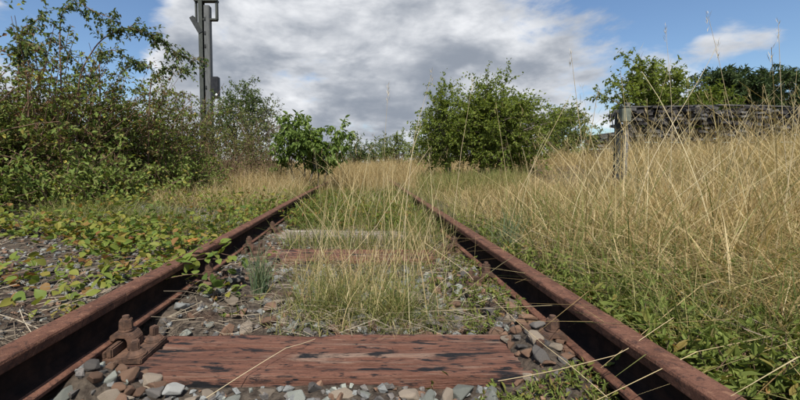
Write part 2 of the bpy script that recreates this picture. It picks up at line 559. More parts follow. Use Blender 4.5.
# ------------------------------------------------------------------ stones
def stone_mesh(i, mat):
    r = np.random.default_rng(100 + i)
    pts = r.normal(size=(15, 3))
    pts /= np.linalg.norm(pts, axis=1)[:, None]
    pts *= r.uniform(0.78, 1.05, (15, 1))
    pts *= np.array([1.0, r.uniform(0.62, 0.95), r.uniform(0.45, 0.8)])
    bm = bmesh.new()
    for p in pts:
        bm.verts.new(p)
    res = bmesh.ops.convex_hull(bm, input=list(bm.verts))
    bmesh.ops.delete(bm, geom=[g for g in res['geom_interior'] if isinstance(g, bmesh.types.BMVert)], context='VERTS')
    bmesh.ops.bevel(bm, geom=list(bm.edges), offset=0.045, segments=1, affect='EDGES')
    return bm_mesh('stone', bm, mat)


stone_vars = [[stone_mesh(i, mt) for mt in STONES] for i in range(9)]
white_stone = stone_mesh(44, stone_white)


def in_sleeper(x, y, pad=0.0):
    return any(abs(y - sy) < 0.13 + pad for k_, sy in enumerate(SLEEP_Y) if k_ != 1 or -0.60 < x < -0.36) and XL - 0.4 < x < 0.60


stone_spots = []


def try_stone(x, y, s, mat_i, z=None, minfrac=0.72):
    for (a, b_, c_) in stone_spots:
        if (a - x) ** 2 + (b_ - y) ** 2 < ((c_ + s) * minfrac) ** 2:
            return False
    stone_spots.append((x, y, s))
    k = random.randrange(9)
    o = obj('stone', stone_vars[k][mat_i], ballast)
    zz_ = float(gz(x, y)) + s * random.uniform(0.18, 0.38) if z is None else z
    o.location = (x, y, zz_)
    o.rotation_euler = (random.gauss(0, 0.3), random.gauss(0, 0.3), random.uniform(0, 6.28))
    o.scale = (s, s * random.uniform(0.8, 1.0), s * random.uniform(0.75, 1.05))
    return True


def pick(wts):
    return random.choices(range(5), wts)[0]


# the row of stones banked against the front of the near sleeper
count = 0
wst = obj('stone', white_stone, ballast, (-0.510, 0.975, -0.010), (0.3, 0.15, 0.4))
wst.scale = (0.038, 0.030, 0.030)
stone_spots.append((-0.515, 0.985, 0.040))
for _ in range(1500):
    if count >= 80:
        break
    x = random.uniform(-0.78, 0.60)
    y = random.uniform(0.88, 1.0)
    s = random.uniform(0.030, 0.058)
    if y + s * 0.7 > 1.02:
        continue
    z = -0.026 - 0.22 * s + random.uniform(-0.006, 0.012) + (0.028 if x < -0.6 else 0)
    if x < -0.55:
        wts = (1, 0.6, 6, 2, 4)
    elif x > 0.35:
        wts = (2, 2, 1, 2, 3)
    else:
        wts = (4, 5, 4, 4, 0.8)
    count += try_stone(x, y, s, pick(wts), z, 0.66)
# between the first sleepers
count2 = 0
for _ in range(6000):
    if count2 >= 165:
        break
    x = random.uniform(XL + 0.05, XR - 0.05)
    y = random.uniform(1.29, 2.3)
    if -0.28 < x < 0.20 and y > 1.40 and random.random() < 0.8:
        continue
    s = random.uniform(0.020, 0.050)
    if (in_sleeper(x, y, s * 0.9) and float(gz(x, y)) < 0.0):
        continue
    count2 += try_stone(x, y, s, pick((3, 2, 5, 3, 5)) if abs(x + 0.07) > 0.35 else pick((4, 4, 2, 3, 2)), None, 0.62)
# left shoulder and along the outside of the rails
count3 = 0
for _ in range(4000):
    if count3 >= 45:
        break
    x = random.uniform(-2.0, -0.93)
    y = random.uniform(1.15, 2.4)
    if x < -y * 1.0:
        continue
    count3 += try_stone(x, y, random.uniform(0.015, 0.03), pick((5, 5, 1, 2, 3)), None, 0.7)

# brown stones piled against the plate on the hedge side
count5 = 0
for _ in range(3000):
    if count5 >= 44:
        break
    x = random.uniform(XL + 0.04, -0.56)
    y = random.uniform(0.90, 1.06)
    s = random.uniform(0.024, 0.046)
    count5 += try_stone(x, y, s, pick((0.5, 0.3, 7, 2.5, 4)), float(gz(x, y)) + 0.25 * s, 0.42)
# clods and stones heaped over the field-side end of the near sleeper
count4 = 0
for _ in range(3000):
    if count4 >= 42:
        break
    x = random.uniform(0.43, 0.61)
    y = random.uniform(0.96, 1.36)
    zg = float(gz(x, y))
    s = random.uniform(0.016, 0.042)
    if 1.03 < y < 1.27 and zg < 0.004:
        continue
    count4 += try_stone(x, y, s, pick((0.1, 0.2, 7, 1.5, 4)), zg + 0.2 * s, 0.6)

# finer gravel: uncountable
base_v, base_f = [], []
for i in range(6):
    r = np.random.default_rng(300 + i)
    ph = r.normal(size=(11, 3))
    ph = ph / np.linalg.norm(ph, axis=1)[:, None] * r.uniform(0.9, 1.25, (11, 1))
    bm = bmesh.new()
    for p in ph:
        bm.verts.new(p)
    res = bmesh.ops.convex_hull(bm, input=list(bm.verts))
    bmesh.ops.delete(bm, geom=[g for g in res['geom_interior'] if isinstance(g, bmesh.types.BMVert)], context='VERTS')
    bmesh.ops.triangulate(bm, faces=bm.faces)
    bm.verts.index_update()
    base_v.append(np.array([v_.co for v_ in bm.verts]))
    base_f.append(np.array([[q_.index for q_ in f_.verts] for f_ in bm.faces]))
    bm.free()


def gravel(name, pts, smin, smax, mat, parent, seed):
    r = np.random.default_rng(seed)
    Vs, Fs, T, o_ = [], [], [], 0
    for (x, y) in pts:
        k = r.integers(6)
        s = r.uniform(smin, smax) * 0.70
        a = r.uniform(0, 6.28)
        v_ = base_v[k] * np.array([s, s * r.uniform(0.6, 1), s * r.uniform(0.45, 0.8)])
        ca, sa = math.cos(a), math.sin(a)
        v_ = v_ @ np.array([[ca, -sa, 0], [sa, ca, 0], [0, 0, 1]]) + np.array([x, y, float(gz(x, y)) + s * 0.25])
        Vs.append(v_)
        Fs.append(base_f[k] + o_)
        T.append(np.full(len(base_f[k]), r.random()))
        o_ += len(v_)
    me = fmesh(name, np.concatenate(Vs), np.concatenate(Fs), mat, np.concatenate(T))
    return tag(obj(name, me, parent), kind='stuff')


for gi, (mt, nn) in enumerate(((STONES[0], 2300), (STONES[1], 900), (STONES[2], 1700), (STONES[4], 2400))):
    r = np.random.default_rng(500 + gi)
    pts = []
    while len(pts) < nn:
        x = r.uniform(-2.6, 1.5)
        y = 0.75 + 4.2 * r.random() ** 1.6
        if (in_sleeper(x, y, 0.005) and float(gz(x, y)) < 0.004) or XL - 0.11 < x < XL + 0.035 or XR - 0.035 < x < XR + 0.11:
            continue
        if gi in (0, 1) and x > 0.36 and y < 1.5:
            continue
        if x > 0.8 and r.random() < 0.85:
            continue
        pts.append((x, y))
    gravel('loose_gravel', pts, 0.010, 0.026, mt, ballast, 600 + gi)

# ------------------------------------------------------------------ rails
def rail_mesh(name, y0, y1, n, seed):
    # half profile (x from the web centre, z up), foot 125 mm, head 67 mm, 150 mm tall
    half = [(0.0530, 0.000), (0.0530, 0.010), (0.051, 0.0125), (0.030, 0.0185), (0.013, 0.027), (0.0075, 0.042), (0.007, 0.075),
            (0.008, 0.098), (0.012, 0.106), (0.0315, 0.113), (0.0335, 0.116), (0.0335, 0.138), (0.0318, 0.1445), (0.027, 0.1485), (0.018, 0.1498), (0.0, 0.150)]
    prof = half + [(-x, z) for x, z in reversed(half[:-1])]
    prof = np.array(prof) * np.array([1.0, 0.13 / 0.15])
    ys = y0 + (y1 - y0) * np.linspace(0, 1, n) ** 1.6
    r = np.random.default_rng(seed)
    k = len(prof)
    V = np.zeros((n, k, 3))
    V[:, :, 0] = prof[None, :, 0] + (0.004 * np.sin(ys * 0.8 + seed))[:, None]
    V[:, :, 1] = ys[:, None]
    V[:, :, 2] = prof[None, :, 1] + (0.003 * np.sin(ys * 1.1 + 2 * seed))[:, None]
    V[:, :, 0] += r.normal(0, 0.0004, (n, k))
    V[:, :, 2] += r.normal(0, 0.0003, (n, k))
    i = np.arange(n - 1)[:, None] * k + np.arange(k)[None, :]
    j = np.arange(n - 1)[:, None] * k + (np.arange(k)[None, :] + 1) % k
    Q = np.stack([i, i + k, j + k, j], -1).reshape(-1, 4)
    me = fmesh(name, V.reshape(-1, 3), Q, MATS['rail_rust'], None, False)
    # web and fillets: older dark rust, blackened to paint in the head's shade
    me.materials.append(MATS['web_shade_rust'])
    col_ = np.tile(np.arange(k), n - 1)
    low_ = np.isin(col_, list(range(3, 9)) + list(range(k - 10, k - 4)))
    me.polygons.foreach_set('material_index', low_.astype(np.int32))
    return me


RB = RAILTOP - 0.130
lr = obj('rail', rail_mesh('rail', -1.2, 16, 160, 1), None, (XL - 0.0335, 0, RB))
tag(lr, 'rusty steel rail running beside the bramble hedge', 'rail', 'rails of the track')
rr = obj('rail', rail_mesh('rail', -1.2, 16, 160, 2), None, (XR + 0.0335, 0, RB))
tag(rr, 'rusty steel rail running beside the tall dry grass field', 'rail', 'rails of the track')

# ------------------------------------------------------------------ sleepers
def sleeper_mesh(name, L, mat, seed, W=0.26, H=0.15, rough=1.0):
    r = np.random.default_rng(seed)
    nx = 150
    xs = np.linspace(-L / 2, L / 2, nx)
    # cross-section ring in (y, z)
    ring = []
    for k in range(10):
        ring.append((-W / 2, -H + H * 0.94 * k / 10))
    ring += [(-W / 2 + 0.004, -0.006), (-W / 2 + 0.012, -0.001)]
    for k in range(1, 30):
        ring.append((-W / 2 + 0.012 + (W - 0.024) * k / 30, 0.0))
    ring += [(W / 2 - 0.012, -0.001), (W / 2 - 0.004, -0.006)]
    for k in range(10):
        ring.append((W / 2, -0.009 - (H - 0.009) * k / 10))
    ring.append((W / 2, -H))
    ring.append((0, -H))
    ring = np.array(ring)
    k = len(ring)
    V = np.zeros((nx, k, 3))
    V[:, :, 0] = xs[:, None]
    V[:, :, 1] = ring[None, :, 0]
    V[:, :, 2] = ring[None, :, 1]
    off_ = seed * 3.7
    X, Yc = V[:, :, 0], V[:, :, 1]
    top = V[:, :, 2] > -0.02
    # long drying cracks and grain relief
    d = 0.005 * vnoise(X * 0.6 + off_, Yc * 30 + off_, 1.5) + 0.004 * vnoise(X * 1.3 + off_, Yc * 75, 1.7)
    crack = np.zeros_like(d)
    for _ in range(9):
        cy = r.uniform(-W / 2 + 0.02, W / 2 - 0.02)
        x0 = r.uniform(-L / 2, L / 2)
        ln = r.uniform(0.15, 0.6)
        path = cy + 0.012 * np.sin(X * 4 + r.uniform(0, 6))
        crack += -0.014 * np.exp(-((Yc - path) / 0.0055) ** 2) * smooth(ln, ln * 0.6, np.abs(X - x0))
    V[:, :, 2] += np.where(top, (d + crack) * rough, 0)
    V[:, :, 1] += np.where(~top, 0.008 * rough * vnoise(X * 3 + off_, V[:, :, 2] * 30, 1.3), 0)
    edge = np.where(np.abs(Yc) > W / 2 - 0.02, 0.026 * np.minimum(vnoise(X * 7 + off_, Yc * 3 + off_, 1.0) + 0.15, 0.05), 0)
    V[:, :, 2] += edge * rough
    i = np.arange(nx - 1)[:, None] * k + np.arange(k)[None, :]
    j = np.arange(nx - 1)[:, None] * k + (np.arange(k)[None, :] + 1) % k
    Q = np.stack([i, i + k, j + k, j], -1).reshape(-1, 4)
    me = fmesh(name, V.reshape(-1, 3), Q, mat, None, True)
    bm = bmesh.new()
    bm.from_mesh(me)
    bm.verts.ensure_lookup_table()
    for row in (0, nx - 1):
        bm.faces.new([bm.verts[row * k + q_] for q_ in range(k)])
    bmesh.ops.recalc_face_normals(bm, faces=bm.faces)
    bm.to_mesh(me)
    bm.free()
    return me


tcx = (XL + XR) / 2
sl_specs = [(0, 'sleeper_red', -0.3, 1.86, 'reddish tar-stained timber sleeper with white stone banked against its front'),
            (1, 'sleeper_grey', 0.5, 1.9, 'half-buried weathered timber sleeper just past the tar-stained red sleeper'),
            (2, 'sleeper_red', 1.2, 1.9, 'worn reddish sleeper showing through grass in front of the bleached sleeper'),
            (3, 'sleeper_grey', 3.0, 1.9, 'bleached grey split sleeper crossing the track behind the grass clump'),
            (4, 'sleeper_brown', 0.5, 1.9, 'brown sleeper overgrown by weeds, first behind the bleached split sleeper'),
            (5, 'sleeper_brown', -0.5, 1.9, 'brown sleeper hidden in weeds, second behind the bleached split sleeper')]
for i, mt, ang, L, lab in sl_specs:
    o = obj('sleeper', sleeper_mesh('sleeper', L, MATS[mt], 11 + i, rough=1.0 if i == 0 else 1.8), None,
            (tcx - (0.13 if i == 0 else 0.0), SLEEP_Y[i], (0.0, -0.034, 0.004, 0.022, -0.012, -0.015)[i]), (0, 0, R(-ang)))
    tag(o, lab, 'sleeper', 'timber sleepers under the rails')

# ------------------------------------------------------------------ rail fastenings
IR = MATS['iron_rust']


def hexnut():
    bm = cyl_bm(0.021, 0.0195, 0.030, (0, 0, 0), 6, 0.0025)
    return bm_mesh('hex_nut', bm, IR)


def plate():
    bm = box_bm((0.345, 0.150, 0.018), (0, 0, 0.009), 0.003)
    box_bm((0.130, 0.146, 0.018), (0, 0, 0.026), 0.002, bm)
    box_bm((0.020, 0.146, 0.030), (0.076, 0, 0.0325), 0.004, bm)
    box_bm((0.020, 0.146, 0.030), (-0.076, 0, 0.0325), 0.004, bm)
    return bm_mesh('base_plate', bm, IR)


def clip():
    # a bridge-shaped clamp: one toe on the rail foot, one on the plate, open under the nut
    prof = [(-0.034, 0.030), (-0.034, 0.014), (-0.020, 0.013), (-0.012, 0.022), (0.012, 0.022), (0.019, 0.012), (0.019, -0.014), (0.036, -0.014),
            (0.036, 0.014), (0.026, 0.030), (0.012, 0.037), (-0.022, 0.037)]
    bm = bmesh.new()
    a = [bm.verts.new((x, -0.030, z)) for x, z in prof]
    b_ = [bm.verts.new((x, 0.030, z)) for x, z in prof]
    bm.faces.new(a)
    bm.faces.new(list(reversed(b_)))
    n = len(prof)
    for i in range(n):
        bm.faces.new((a[(i + 1) % n], a[i], b_[i], b_[(i + 1) % n]))
    bmesh.ops.recalc_face_normals(bm, faces=bm.faces)
    bmesh.ops.bevel(bm, geom=list(bm.edges), offset=0.0022, segments=2, affect='EDGES')
    return bm_mesh('clip', bm, IR)


def ring(name, r, h):
    bm = cyl_bm(r, r * 0.94, h, (0, 0, 0), 20, 0.002)
    return bm_mesh(name, bm, IR)


def screw():
    bm = cyl_bm(0.026, 0.016, 0.012, (0, 0, 0), 20, 0.002)
    box_bm((0.022, 0.022, 0.030), (0, 0, 0.025), 0.003, bm)
    return bm_mesh('coach_screw', bm, IR)


FP = dict(plate=plate(), clip=clip(), nut=hexnut(), washer=ring('spring_washer', 0.022, 0.008), wash2=ring('washer', 0.030, 0.006), screw=screw(),
          stud=bm_mesh('stud', cyl_bm(0.011, 0.010, 0.012, (0, 0, 0), 14, 0.001), IR))


def fastening(x, y, lab, group, side_list, yaw=0.0):
    t_ = thing('rail_fastening', lab, 'rail fastening', (x, y, 0.0008), group, (0, 0, yaw))
    obj('base_plate', FP['plate'], t_)
    for s in side_list:
        # foot edge at 0.0625 from the web
        c_ = obj('clip', FP['clip'], t_, (s * 0.083, 0, 0.034), (0, 0, 0 if s > 0 else math.pi))
        obj('spring_washer', FP['washer'], t_, (s * 0.083, 0, 0.0705))
        n_ = obj('hex_nut', FP['nut'], t_, (s * 0.083, 0, 0.077), (0, 0, 0.35))
        obj('stud', FP['stud'], n_, (0, 0, 0.029))
        for k, yy in enumerate((-0.048, 0.048)):
            q_ = obj('coach_screw', FP['screw'], t_, (s * 0.142, yy, 0.023), (0.04, -0.05 + 0.08 * k, 0.5 + 0.7 * k))
            obj('washer', FP['wash2'], q_, (0, 0, -0.0055))
    return t_


ORD = ['tar-stained red sleeper', 'half-buried weathered sleeper', 'worn reddish sleeper', 'bleached split sleeper']
for i in range(4):
    fastening(XL - 0.0335, SLEEP_Y[i], 'rusty plate, clip and bolts holding hedge-side rail to ' + ORD[i], 'rail fastenings', (1, -1) if i == 0 else (1, -1))
    fastening(XR + 0.0335, SLEEP_Y[i], 'rusty plate, clip and bolts holding grass-side rail to ' + ORD[i], 'rail fastenings', (1, -1))

# ------------------------------------------------------------------ plant builders
def unit(a):
    return a / np.maximum(np.linalg.norm(a, axis=-1, keepdims=True), 1e-9)


class Plant:
    def __init__(self, seed):
        self.r = np.random.default_rng(seed)
        self.tv, self.tf, self.to = [], [], 0      # tubes
        self.lp, self.ld, self.ls, self.lt, self.lup = [], [], [], [], []

    def path(self, p, d, L, n=8, wander=0.15, droop=0.0):
        p = np.array(p, float)
        d = unit(np.array(d, float))
        out_ = [p.copy()]
        st = L / (n - 1)
        for i in range(n - 1):
            d = unit(d + self.r.normal(0, wander, 3) + np.array([0, 0, -droop * (0.3 + i / n)]))
            p = p + d * st
            out_.append(p.copy())
        return np.array(out_)

    def tube(self, pts, r0, r1, sides=4):
        n = len(pts)
        tan = unit(np.gradient(pts, axis=0))
        ref = np.array([0.31, 0.77, 0.2])
        a = unit(np.cross(tan, ref))
        b_ = np.cross(tan, a)
        rad = np.linspace(r0, r1, n)
        th = np.arange(sides) * 2 * np.pi / sides
        V = pts[:, None, :] + rad[:, None, None] * (np.cos(th)[None, :, None] * a[:, None, :] + np.sin(th)[None, :, None] * b_[:, None, :])
        i = np.arange(n - 1)[:, None] * sides + np.arange(sides)[None, :]
        j = np.arange(n - 1)[:, None] * sides + (np.arange(sides)[None, :] + 1) % sides
        self.tf.append(np.stack([i, j, j + sides, i + sides], -1).reshape(-1, 4) + self.to)
        self.tv.append(V.reshape(-1, 3))
        self.to += n * sides

    def leaves(self, pts, n, size, t0=0.2, spread=0.02, along=0.5, droop=0.2, tint=(0.0, 1.0), tpow=1.0, jit=0.35):
        if n < 1:
            return
        t_ = self.r.uniform(t0, 1, n) * (len(pts) - 1)
        i = np.minimum(t_.astype(int), len(pts) - 2)
        f = (t_ - i)[:, None]
        pos = pts[i] * (1 - f) + pts[i + 1] * f + self.r.normal(0, spread, (n, 3))
        d = unit(pts[i + 1] - pts[i]) * along + unit(self.r.normal(0, 1, (n, 3))) + np.array([0, 0, -droop])
        self.lp.append(pos)
        self.ld.append(unit(d))
        self.ls.append(size * self.r.uniform(1 - jit, 1 + jit, n))
        self.lt.append(tint[0] + (tint[1] - tint[0]) * self.r.random(n) ** tpow)

    def stem_mesh(self, name, mat):
        return fmesh(name, np.concatenate(self.tv), np.concatenate(self.tf), mat, None, True)

    def leaf_mesh(self, name, mat, aspect=0.5, fold=0.2, rnd=False):
        P_ = np.concatenate(self.lp)
        D = np.concatenate(self.ld)
        S = np.concatenate(self.ls)[:, None]
        T = np.concatenate(self.lt)
        N = len(P_)
        up = unit(np.array([0, 0, 1.0]) + self.r.normal(0, 0.55, (N, 3)))
        side = unit(np.cross(D, up))
        nor = np.cross(side, D)
        hw = S * aspect * 0.5
        base = P_
        tip = P_ + D * S - nor * S * 0.12
        if not rnd:
            mid = P_ + D * S * 0.42
            l_ = mid - side * hw + nor * hw * fold * 2
            r_ = mid + side * hw + nor * hw * fold * 2
            V = np.stack([base, r_, tip, l_], 1).reshape(-1, 3)
            i = np.arange(N)[:, None] * 4
            Fa = np.concatenate([i + np.array([[0, 1, 2]]), i + np.array([[0, 2, 3]])], 1).reshape(-1, 3)
            return fmesh(name, V, Fa, mat, np.repeat(T, 2))
        m1, m2 = P_ + D * S * 0.25, P_ + D * S * 0.62
        lift = nor * hw * fold * 2
        V = np.stack([base, m1 + side * hw * 0.9 + lift, m2 + side * hw * 0.8 + lift, tip, m2 - side * hw * 0.8 + lift, m1 - side * hw * 0.9 + lift], 1).reshape(-1, 3)
        i = np.arange(N)[:, None] * 6
        Fa = np.concatenate([i + np.array([[0, 1, 2, 3]]), i + np.array([[0, 3, 4, 5]])], 1).reshape(-1, 4)
        return fmesh(name, V, Fa, mat, np.repeat(T, 2))


def blades(name, xy, h, width, lean, bend, tint, mat, seed, z=None, S=4, parent=None, taper=0.15, az=None):
    """grass: every blade a bent tapering ribbon"""
    r = np.random.default_rng(seed)
    N = len(xy)
    x, y = xy[:, 0], xy[:, 1]
    z0 = (gz(x, y) - 0.01) if z is None else z
    a = r.uniform(0, 2 * np.pi, N) if az is None else az
    dirx, diry = np.cos(a), np.sin(a)
    ln = np.abs(r.normal(0, lean, N))
    bd = np.abs(r.normal(0, bend, N))
    t_ = np.linspace(0, 1, S + 1)[None, :]
    hor = h[:, None] * (ln[:, None] * t_ + bd[:, None] * t_ ** 2.2)
    ver = h[:, None] * (t_ - 0.38 * bd[:, None] * t_ ** 2.5) / np.sqrt(1 + (ln ** 2))[:, None]
    cx = x[:, None] + dirx[:, None] * hor
    cy = y[:, None] + diry[:, None] * hor
    cz = z0[:, None] + ver
    f = r.uniform(0, 2 * np.pi, N)
    wd = 0.5 * width[:, None] * (1 - (1 - taper) * t_ ** 1.6)
    ox, oy = np.cos(f)[:, None] * wd, np.sin(f)[:, None] * wd
    V = np.stack([np.stack([cx - ox, cy - oy, cz], -1), np.stack([cx + ox, cy + oy, cz], -1)], 2)
    i = np.arange(N)[:, None] * (S + 1) * 2 + np.arange(S)[None, :] * 2
    Q = np.stack([i, i + 1, i + 3, i + 2], -1).reshape(-1, 4)
    me = fmesh(name, V.reshape(-1, 3), Q, mat, np.repeat(tint, S))
    return obj(name, me, parent), (cx[:, -1], cy[:, -1], cz[:, -1])


def seed_heads(name, tips, n_per, L, mat, seed, parent, prob=1.0):
    """loose panicles: a few hair-fine branchlets near each tip"""
    r = np.random.default_rng(seed)
    tx, ty, tz = (np.asarray(q_) for q_ in tips)
    keep = r.random(len(tx)) < prob
    tx, ty, tz = tx[keep], ty[keep], tz[keep]
    n = len(tx)
    tx, ty, tz = (np.repeat(q_, n_per) for q_ in (tx, ty, tz))
    N = n * n_per
    dz = r.uniform(0.0, 0.13, N)
    a = r.uniform(0, 2 * np.pi, N)
    ll = r.uniform(0.5, 1, N) * L
    b0 = np.stack([tx, ty, tz - dz], -1)
    d = np.stack([np.cos(a) * 0.45, np.sin(a) * 0.45, np.full(N, 0.85)], -1)
    e = b0 + d * ll[:, None]
    m_ = (b0 + e) / 2
    s_ = np.stack([-np.sin(a), np.cos(a), np.zeros(N)], -1) * 0.0011
    V = np.stack([b0, m_ + s_, e, m_ - s_], 1).reshape(-1, 3)
    Q = np.arange(N * 4).reshape(-1, 4)
    return obj(name, fmesh(name, V, Q, mat, r.random(N)), parent)


def tufted(centres, per, spread, seed):
    r = np.random.default_rng(seed)
    n = len(centres) * per
    off_ = r.normal(0, spread, (n, 2))
    az = np.arctan2(off_[:, 1], off_[:, 0]) + r.normal(0, 0.5, n)
    return np.repeat(centres, per, axis=0) + off_, az


def scatter(n, y0, y1, xf, seed, ypow=1.0, keep=None):
    """random points; xf(y) gives the left and right limits"""
    r = np.random.default_rng(seed)
    got = np.zeros((0, 2))
    while len(got) < n:
        y = y0 + (y1 - y0) * r.random(n) ** ypow
        lo, hi = xf(y)
        x = lo + (hi - lo) * r.random(n)
        ok = np.ones(n, bool) if keep is None else keep(x, y, r)
        got = np.concatenate([got, np.stack([x, y], -1)[ok]])
    return got[:n]


on_rail = lambda x: ((x > XL - 0.10) & (x < XL + 0.012)) | ((x > XR - 0.012) & (x < XR + 0.10))

# ------------------------------------------------------------------ grass
r0 = np.random.default_rng(21)
field = obj('dry_grass_field', None)
# dense dry grass to the right of the track
cen = scatter(1750, 1.5, 16, lambda y: (0.98 + 0 * y, 1.35 * y + 1.0), 31, 1.25,
              lambda x, y, r: (vnoise(x, y, 1.1) > r.uniform(-0.45, 0.35, len(x))) & (x + 0.55 * (y - 1.5) > r.uniform(1.3, 2.8, len(x))))
xy, az = tufted(cen, 12, 0.055, 32)
d_ = xy[:, 1]
tuft_h = np.repeat(r0.uniform(0.65, 1.1, len(cen)), 12)
h = r0.uniform(0.35, 0.98, len(xy)) * tuft_h * (0.85 + 0.6 * vnoise(xy[:, 0], xy[:, 1], 0.6)) * (0.72 + 0.28 * smooth(1.5, 4.0, d_))
# lower in the lee of the round shrub
h *= 1 - 0.55 * smooth(4.8, 3.6, xy[:, 0]) * smooth(2.6, 4.0, d_) * smooth(11, 9, d_)
tuft_t = np.clip(np.repeat(r0.uniform(0, 1, len(cen)), 12) * 0.5 + r0.uniform(0, 0.45, len(xy)), 0, 1)
# merged as one mesh object per colour family: grass is uncountable
dg, tips = blades('dry_grass', xy, h, (0.0030 + 0.0006 * d_) * r0.uniform(0.6, 1.5, len(xy)), 0.36, 0.55, tuft_t, DRY, 41, S=5, az=az)
tag(dg, 'dense dry straw-coloured grass field on the bank beside the track', 'dry grass', kind='stuff')
sh = seed_heads('seed_heads', tips, 5, 0.06, DRY, 42, dg, 0.35)
bpy.data.objects.remove(field)
# matted undergrowth of the field: bent short straw and green blades
xy = scatter(24000, 0.95, 12, lambda y: (1.0 + 0 * y, 1.35 * y + 0.8), 33, 1.5, lambda x, y, r: x + 0.25 * (y - 1) > r.uniform(0.95, 1.6, len(x)))
h = r0.uniform(0.12, 0.42, len(xy))
dg2, _ = blades('bent_straw', xy, h, r0.uniform(0.003, 0.006, len(xy)), 0.7, 1.0, r0.random(len(xy)) * 0.9, DRY, 43, S=3)
tag(dg2, 'matted bent straw low down among the dry grass', 'dry grass', kind='stuff')
xy = scatter(11500, 0.95, 9, lambda y: (0.80 + 0 * y, 1.35 * y + 0.6), 34, 1.6, lambda x, y, r: vnoise(x, y, 1.6) > r.uniform(-0.6, 0.2, len(x)))
h = r0.uniform(0.06, 0.30, len(xy)) * (1.15 - 0.06 * xy[:, 1])
gg, _ = blades('green_grass', xy, h, np.full(len(xy), 0.0042), 0.4, 0.55, r0.random(len(xy)), GREEN, 44, S=3)
tag(gg, 'green grass blades growing low on the field side of the rail', 'grass', kind='stuff')

# the grass clumps between the rails
def clump_pts(specs, seed):
    r = np.random.default_rng(seed)
    out_ = []
    for (x, y, sx, sy, n) in specs:
        out_.append(np.stack([r.normal(x, sx, n), r.normal(y, sy, n)], -1))
    p = np.concatenate(out_)
    ok = (p[:, 0] > XL + 0.06) & (p[:, 0] < XR - 0.05) & (p[:, 1] > 1.31)
    return p[ok]


specs = [(-0.13, 1.58, 0.10, 0.10, 330), (0.06, 1.48, 0.10, 0.08, 380), (-0.08, 1.85, 0.15, 0.10, 140), (0.18, 1.95, 0.08, 0.15, 120), (-0.32, 2.1, 0.06, 0.15, 90),
         (0.38, 2.6, 0.08, 0.28, 380), (-0.28, 2.75, 0.12, 0.08, 70), (0.10, 4.2, 0.40, 0.35, 500), (0.44, 3.2, 0.07, 0.4, 200)]
p = clump_pts(specs, 51)
d_ = p[:, 1]
h = r0.uniform(0.05, 0.24, len(p)) * (0.8 + 0.08 * d_)
o, _ = blades('track_grass', p, h, r0.uniform(0.0024, 0.0045, len(p)), 0.32, 0.6, r0.random(len(p)) ** 0.9, GREEN, 52, S=5)
tag(o, 'green and fading grass clumps growing between the rails', 'grass', kind='stuff')
specs2 = [(-0.12, 1.62, 0.12, 0.12, 80), (0.05, 1.52, 0.11, 0.10, 60), (-0.08, 1.95, 0.2, 0.16, 80), (0.16, 2.2, 0.1, 0.2, 50), (0.40, 2.7, 0.08, 0.35, 150),
          (-0.1, 3.4, 0.3, 0.3, 60), (0.2, 4.6, 0.4, 0.5, 300)]
p = clump_pts(specs2, 53)
h = r0.uniform(0.10, 0.36, len(p)) ** 1.0 * (0.85 + 0.1 * p[:, 1])
o, tips = blades('track_straw', p, h, r0.uniform(0.0020, 0.0032, len(p)), 0.28, 0.4, 0.2 + 0.8 * r0.random(len(p)), DRY, 54, S=5)
tag(o, 'thin dry straws mixed into the grass between the rails', 'dry grass', kind='stuff')
seed_heads('seed_heads', tips, 4, 0.05, DRY, 55, o, 0.3)
# short turf around the clumps
p = scatter(3500, 1.32, 3.2, lambda y: (-0.33 + 0 * y, 0.36 + 0 * y), 56, 1.3)
o, _ = blades('short_turf', p, r0.uniform(0.03, 0.11, len(p)), np.full(len(p), 0.0032), 0.5, 0.8, r0.random(len(p)), GREEN, 57, S=3)
tag(o, 'short bent turf around the grass clumps between the rails', 'grass', kind='stuff')
# tall dry grass filling the track farther on, and both verges
xy = scatter(12000, 6.0, 22, lambda y: (-0.30 * y - 0.4, 0.9 + 0.02 * y), 58, 1.1,
             lambda x, y, r: (~((x > XL - 0.22) & (x < XL + 0.05)) | (y > 10)) & (~((x > XR - 0.06) & (x < XR + 0.2)) | (y > 9)) & (~on_rail(x)) & (vnoise(x, y, 0.9) > r.uniform(-0.7, 0.2, len(x))) & ((x > XL) | (y > 5.2)) & ((x > XL - 0.1) | (x < XL - 0.25) | (y > 9)))
h = r0.uniform(0.20, 0.72, len(xy)) * smooth(4.4, 8.5, xy[:, 1]) * np.where(xy[:, 0] < XL, 0.62, 1.0) + 0.10
o, tips = blades('far_dry_grass', xy, h, 0.003 + 0.0005 * xy[:, 1], 0.16, 0.3, r0.random(len(xy)) * 0.8, DRY, 59, S=3)
tag(o, 'tall dry grass swallowing the track farther along', 'dry grass', kind='stuff')
seed_heads('seed_heads', tips, 4, 0.08, DRY, 60, o, 0.3)
xy = scatter(7000, 2.6, 9, lambda y: (-0.6 + 0 * y, 0.6 + 0 * y), 61, 1.2, lambda x, y, r: vnoise(x, y, 1.9) > r.uniform(-0.5, 0.2, len(x)))
o, _ = blades('weedy_grass', xy, r0.uniform(0.08, 0.30, len(xy)), np.full(len(xy), 0.005), 0.4, 0.6, r0.random(len(xy)) * 0.8, GREEN, 62, S=3)
tag(o, 'weedy green grass along the middle of the overgrown track', 'grass', kind='stuff')
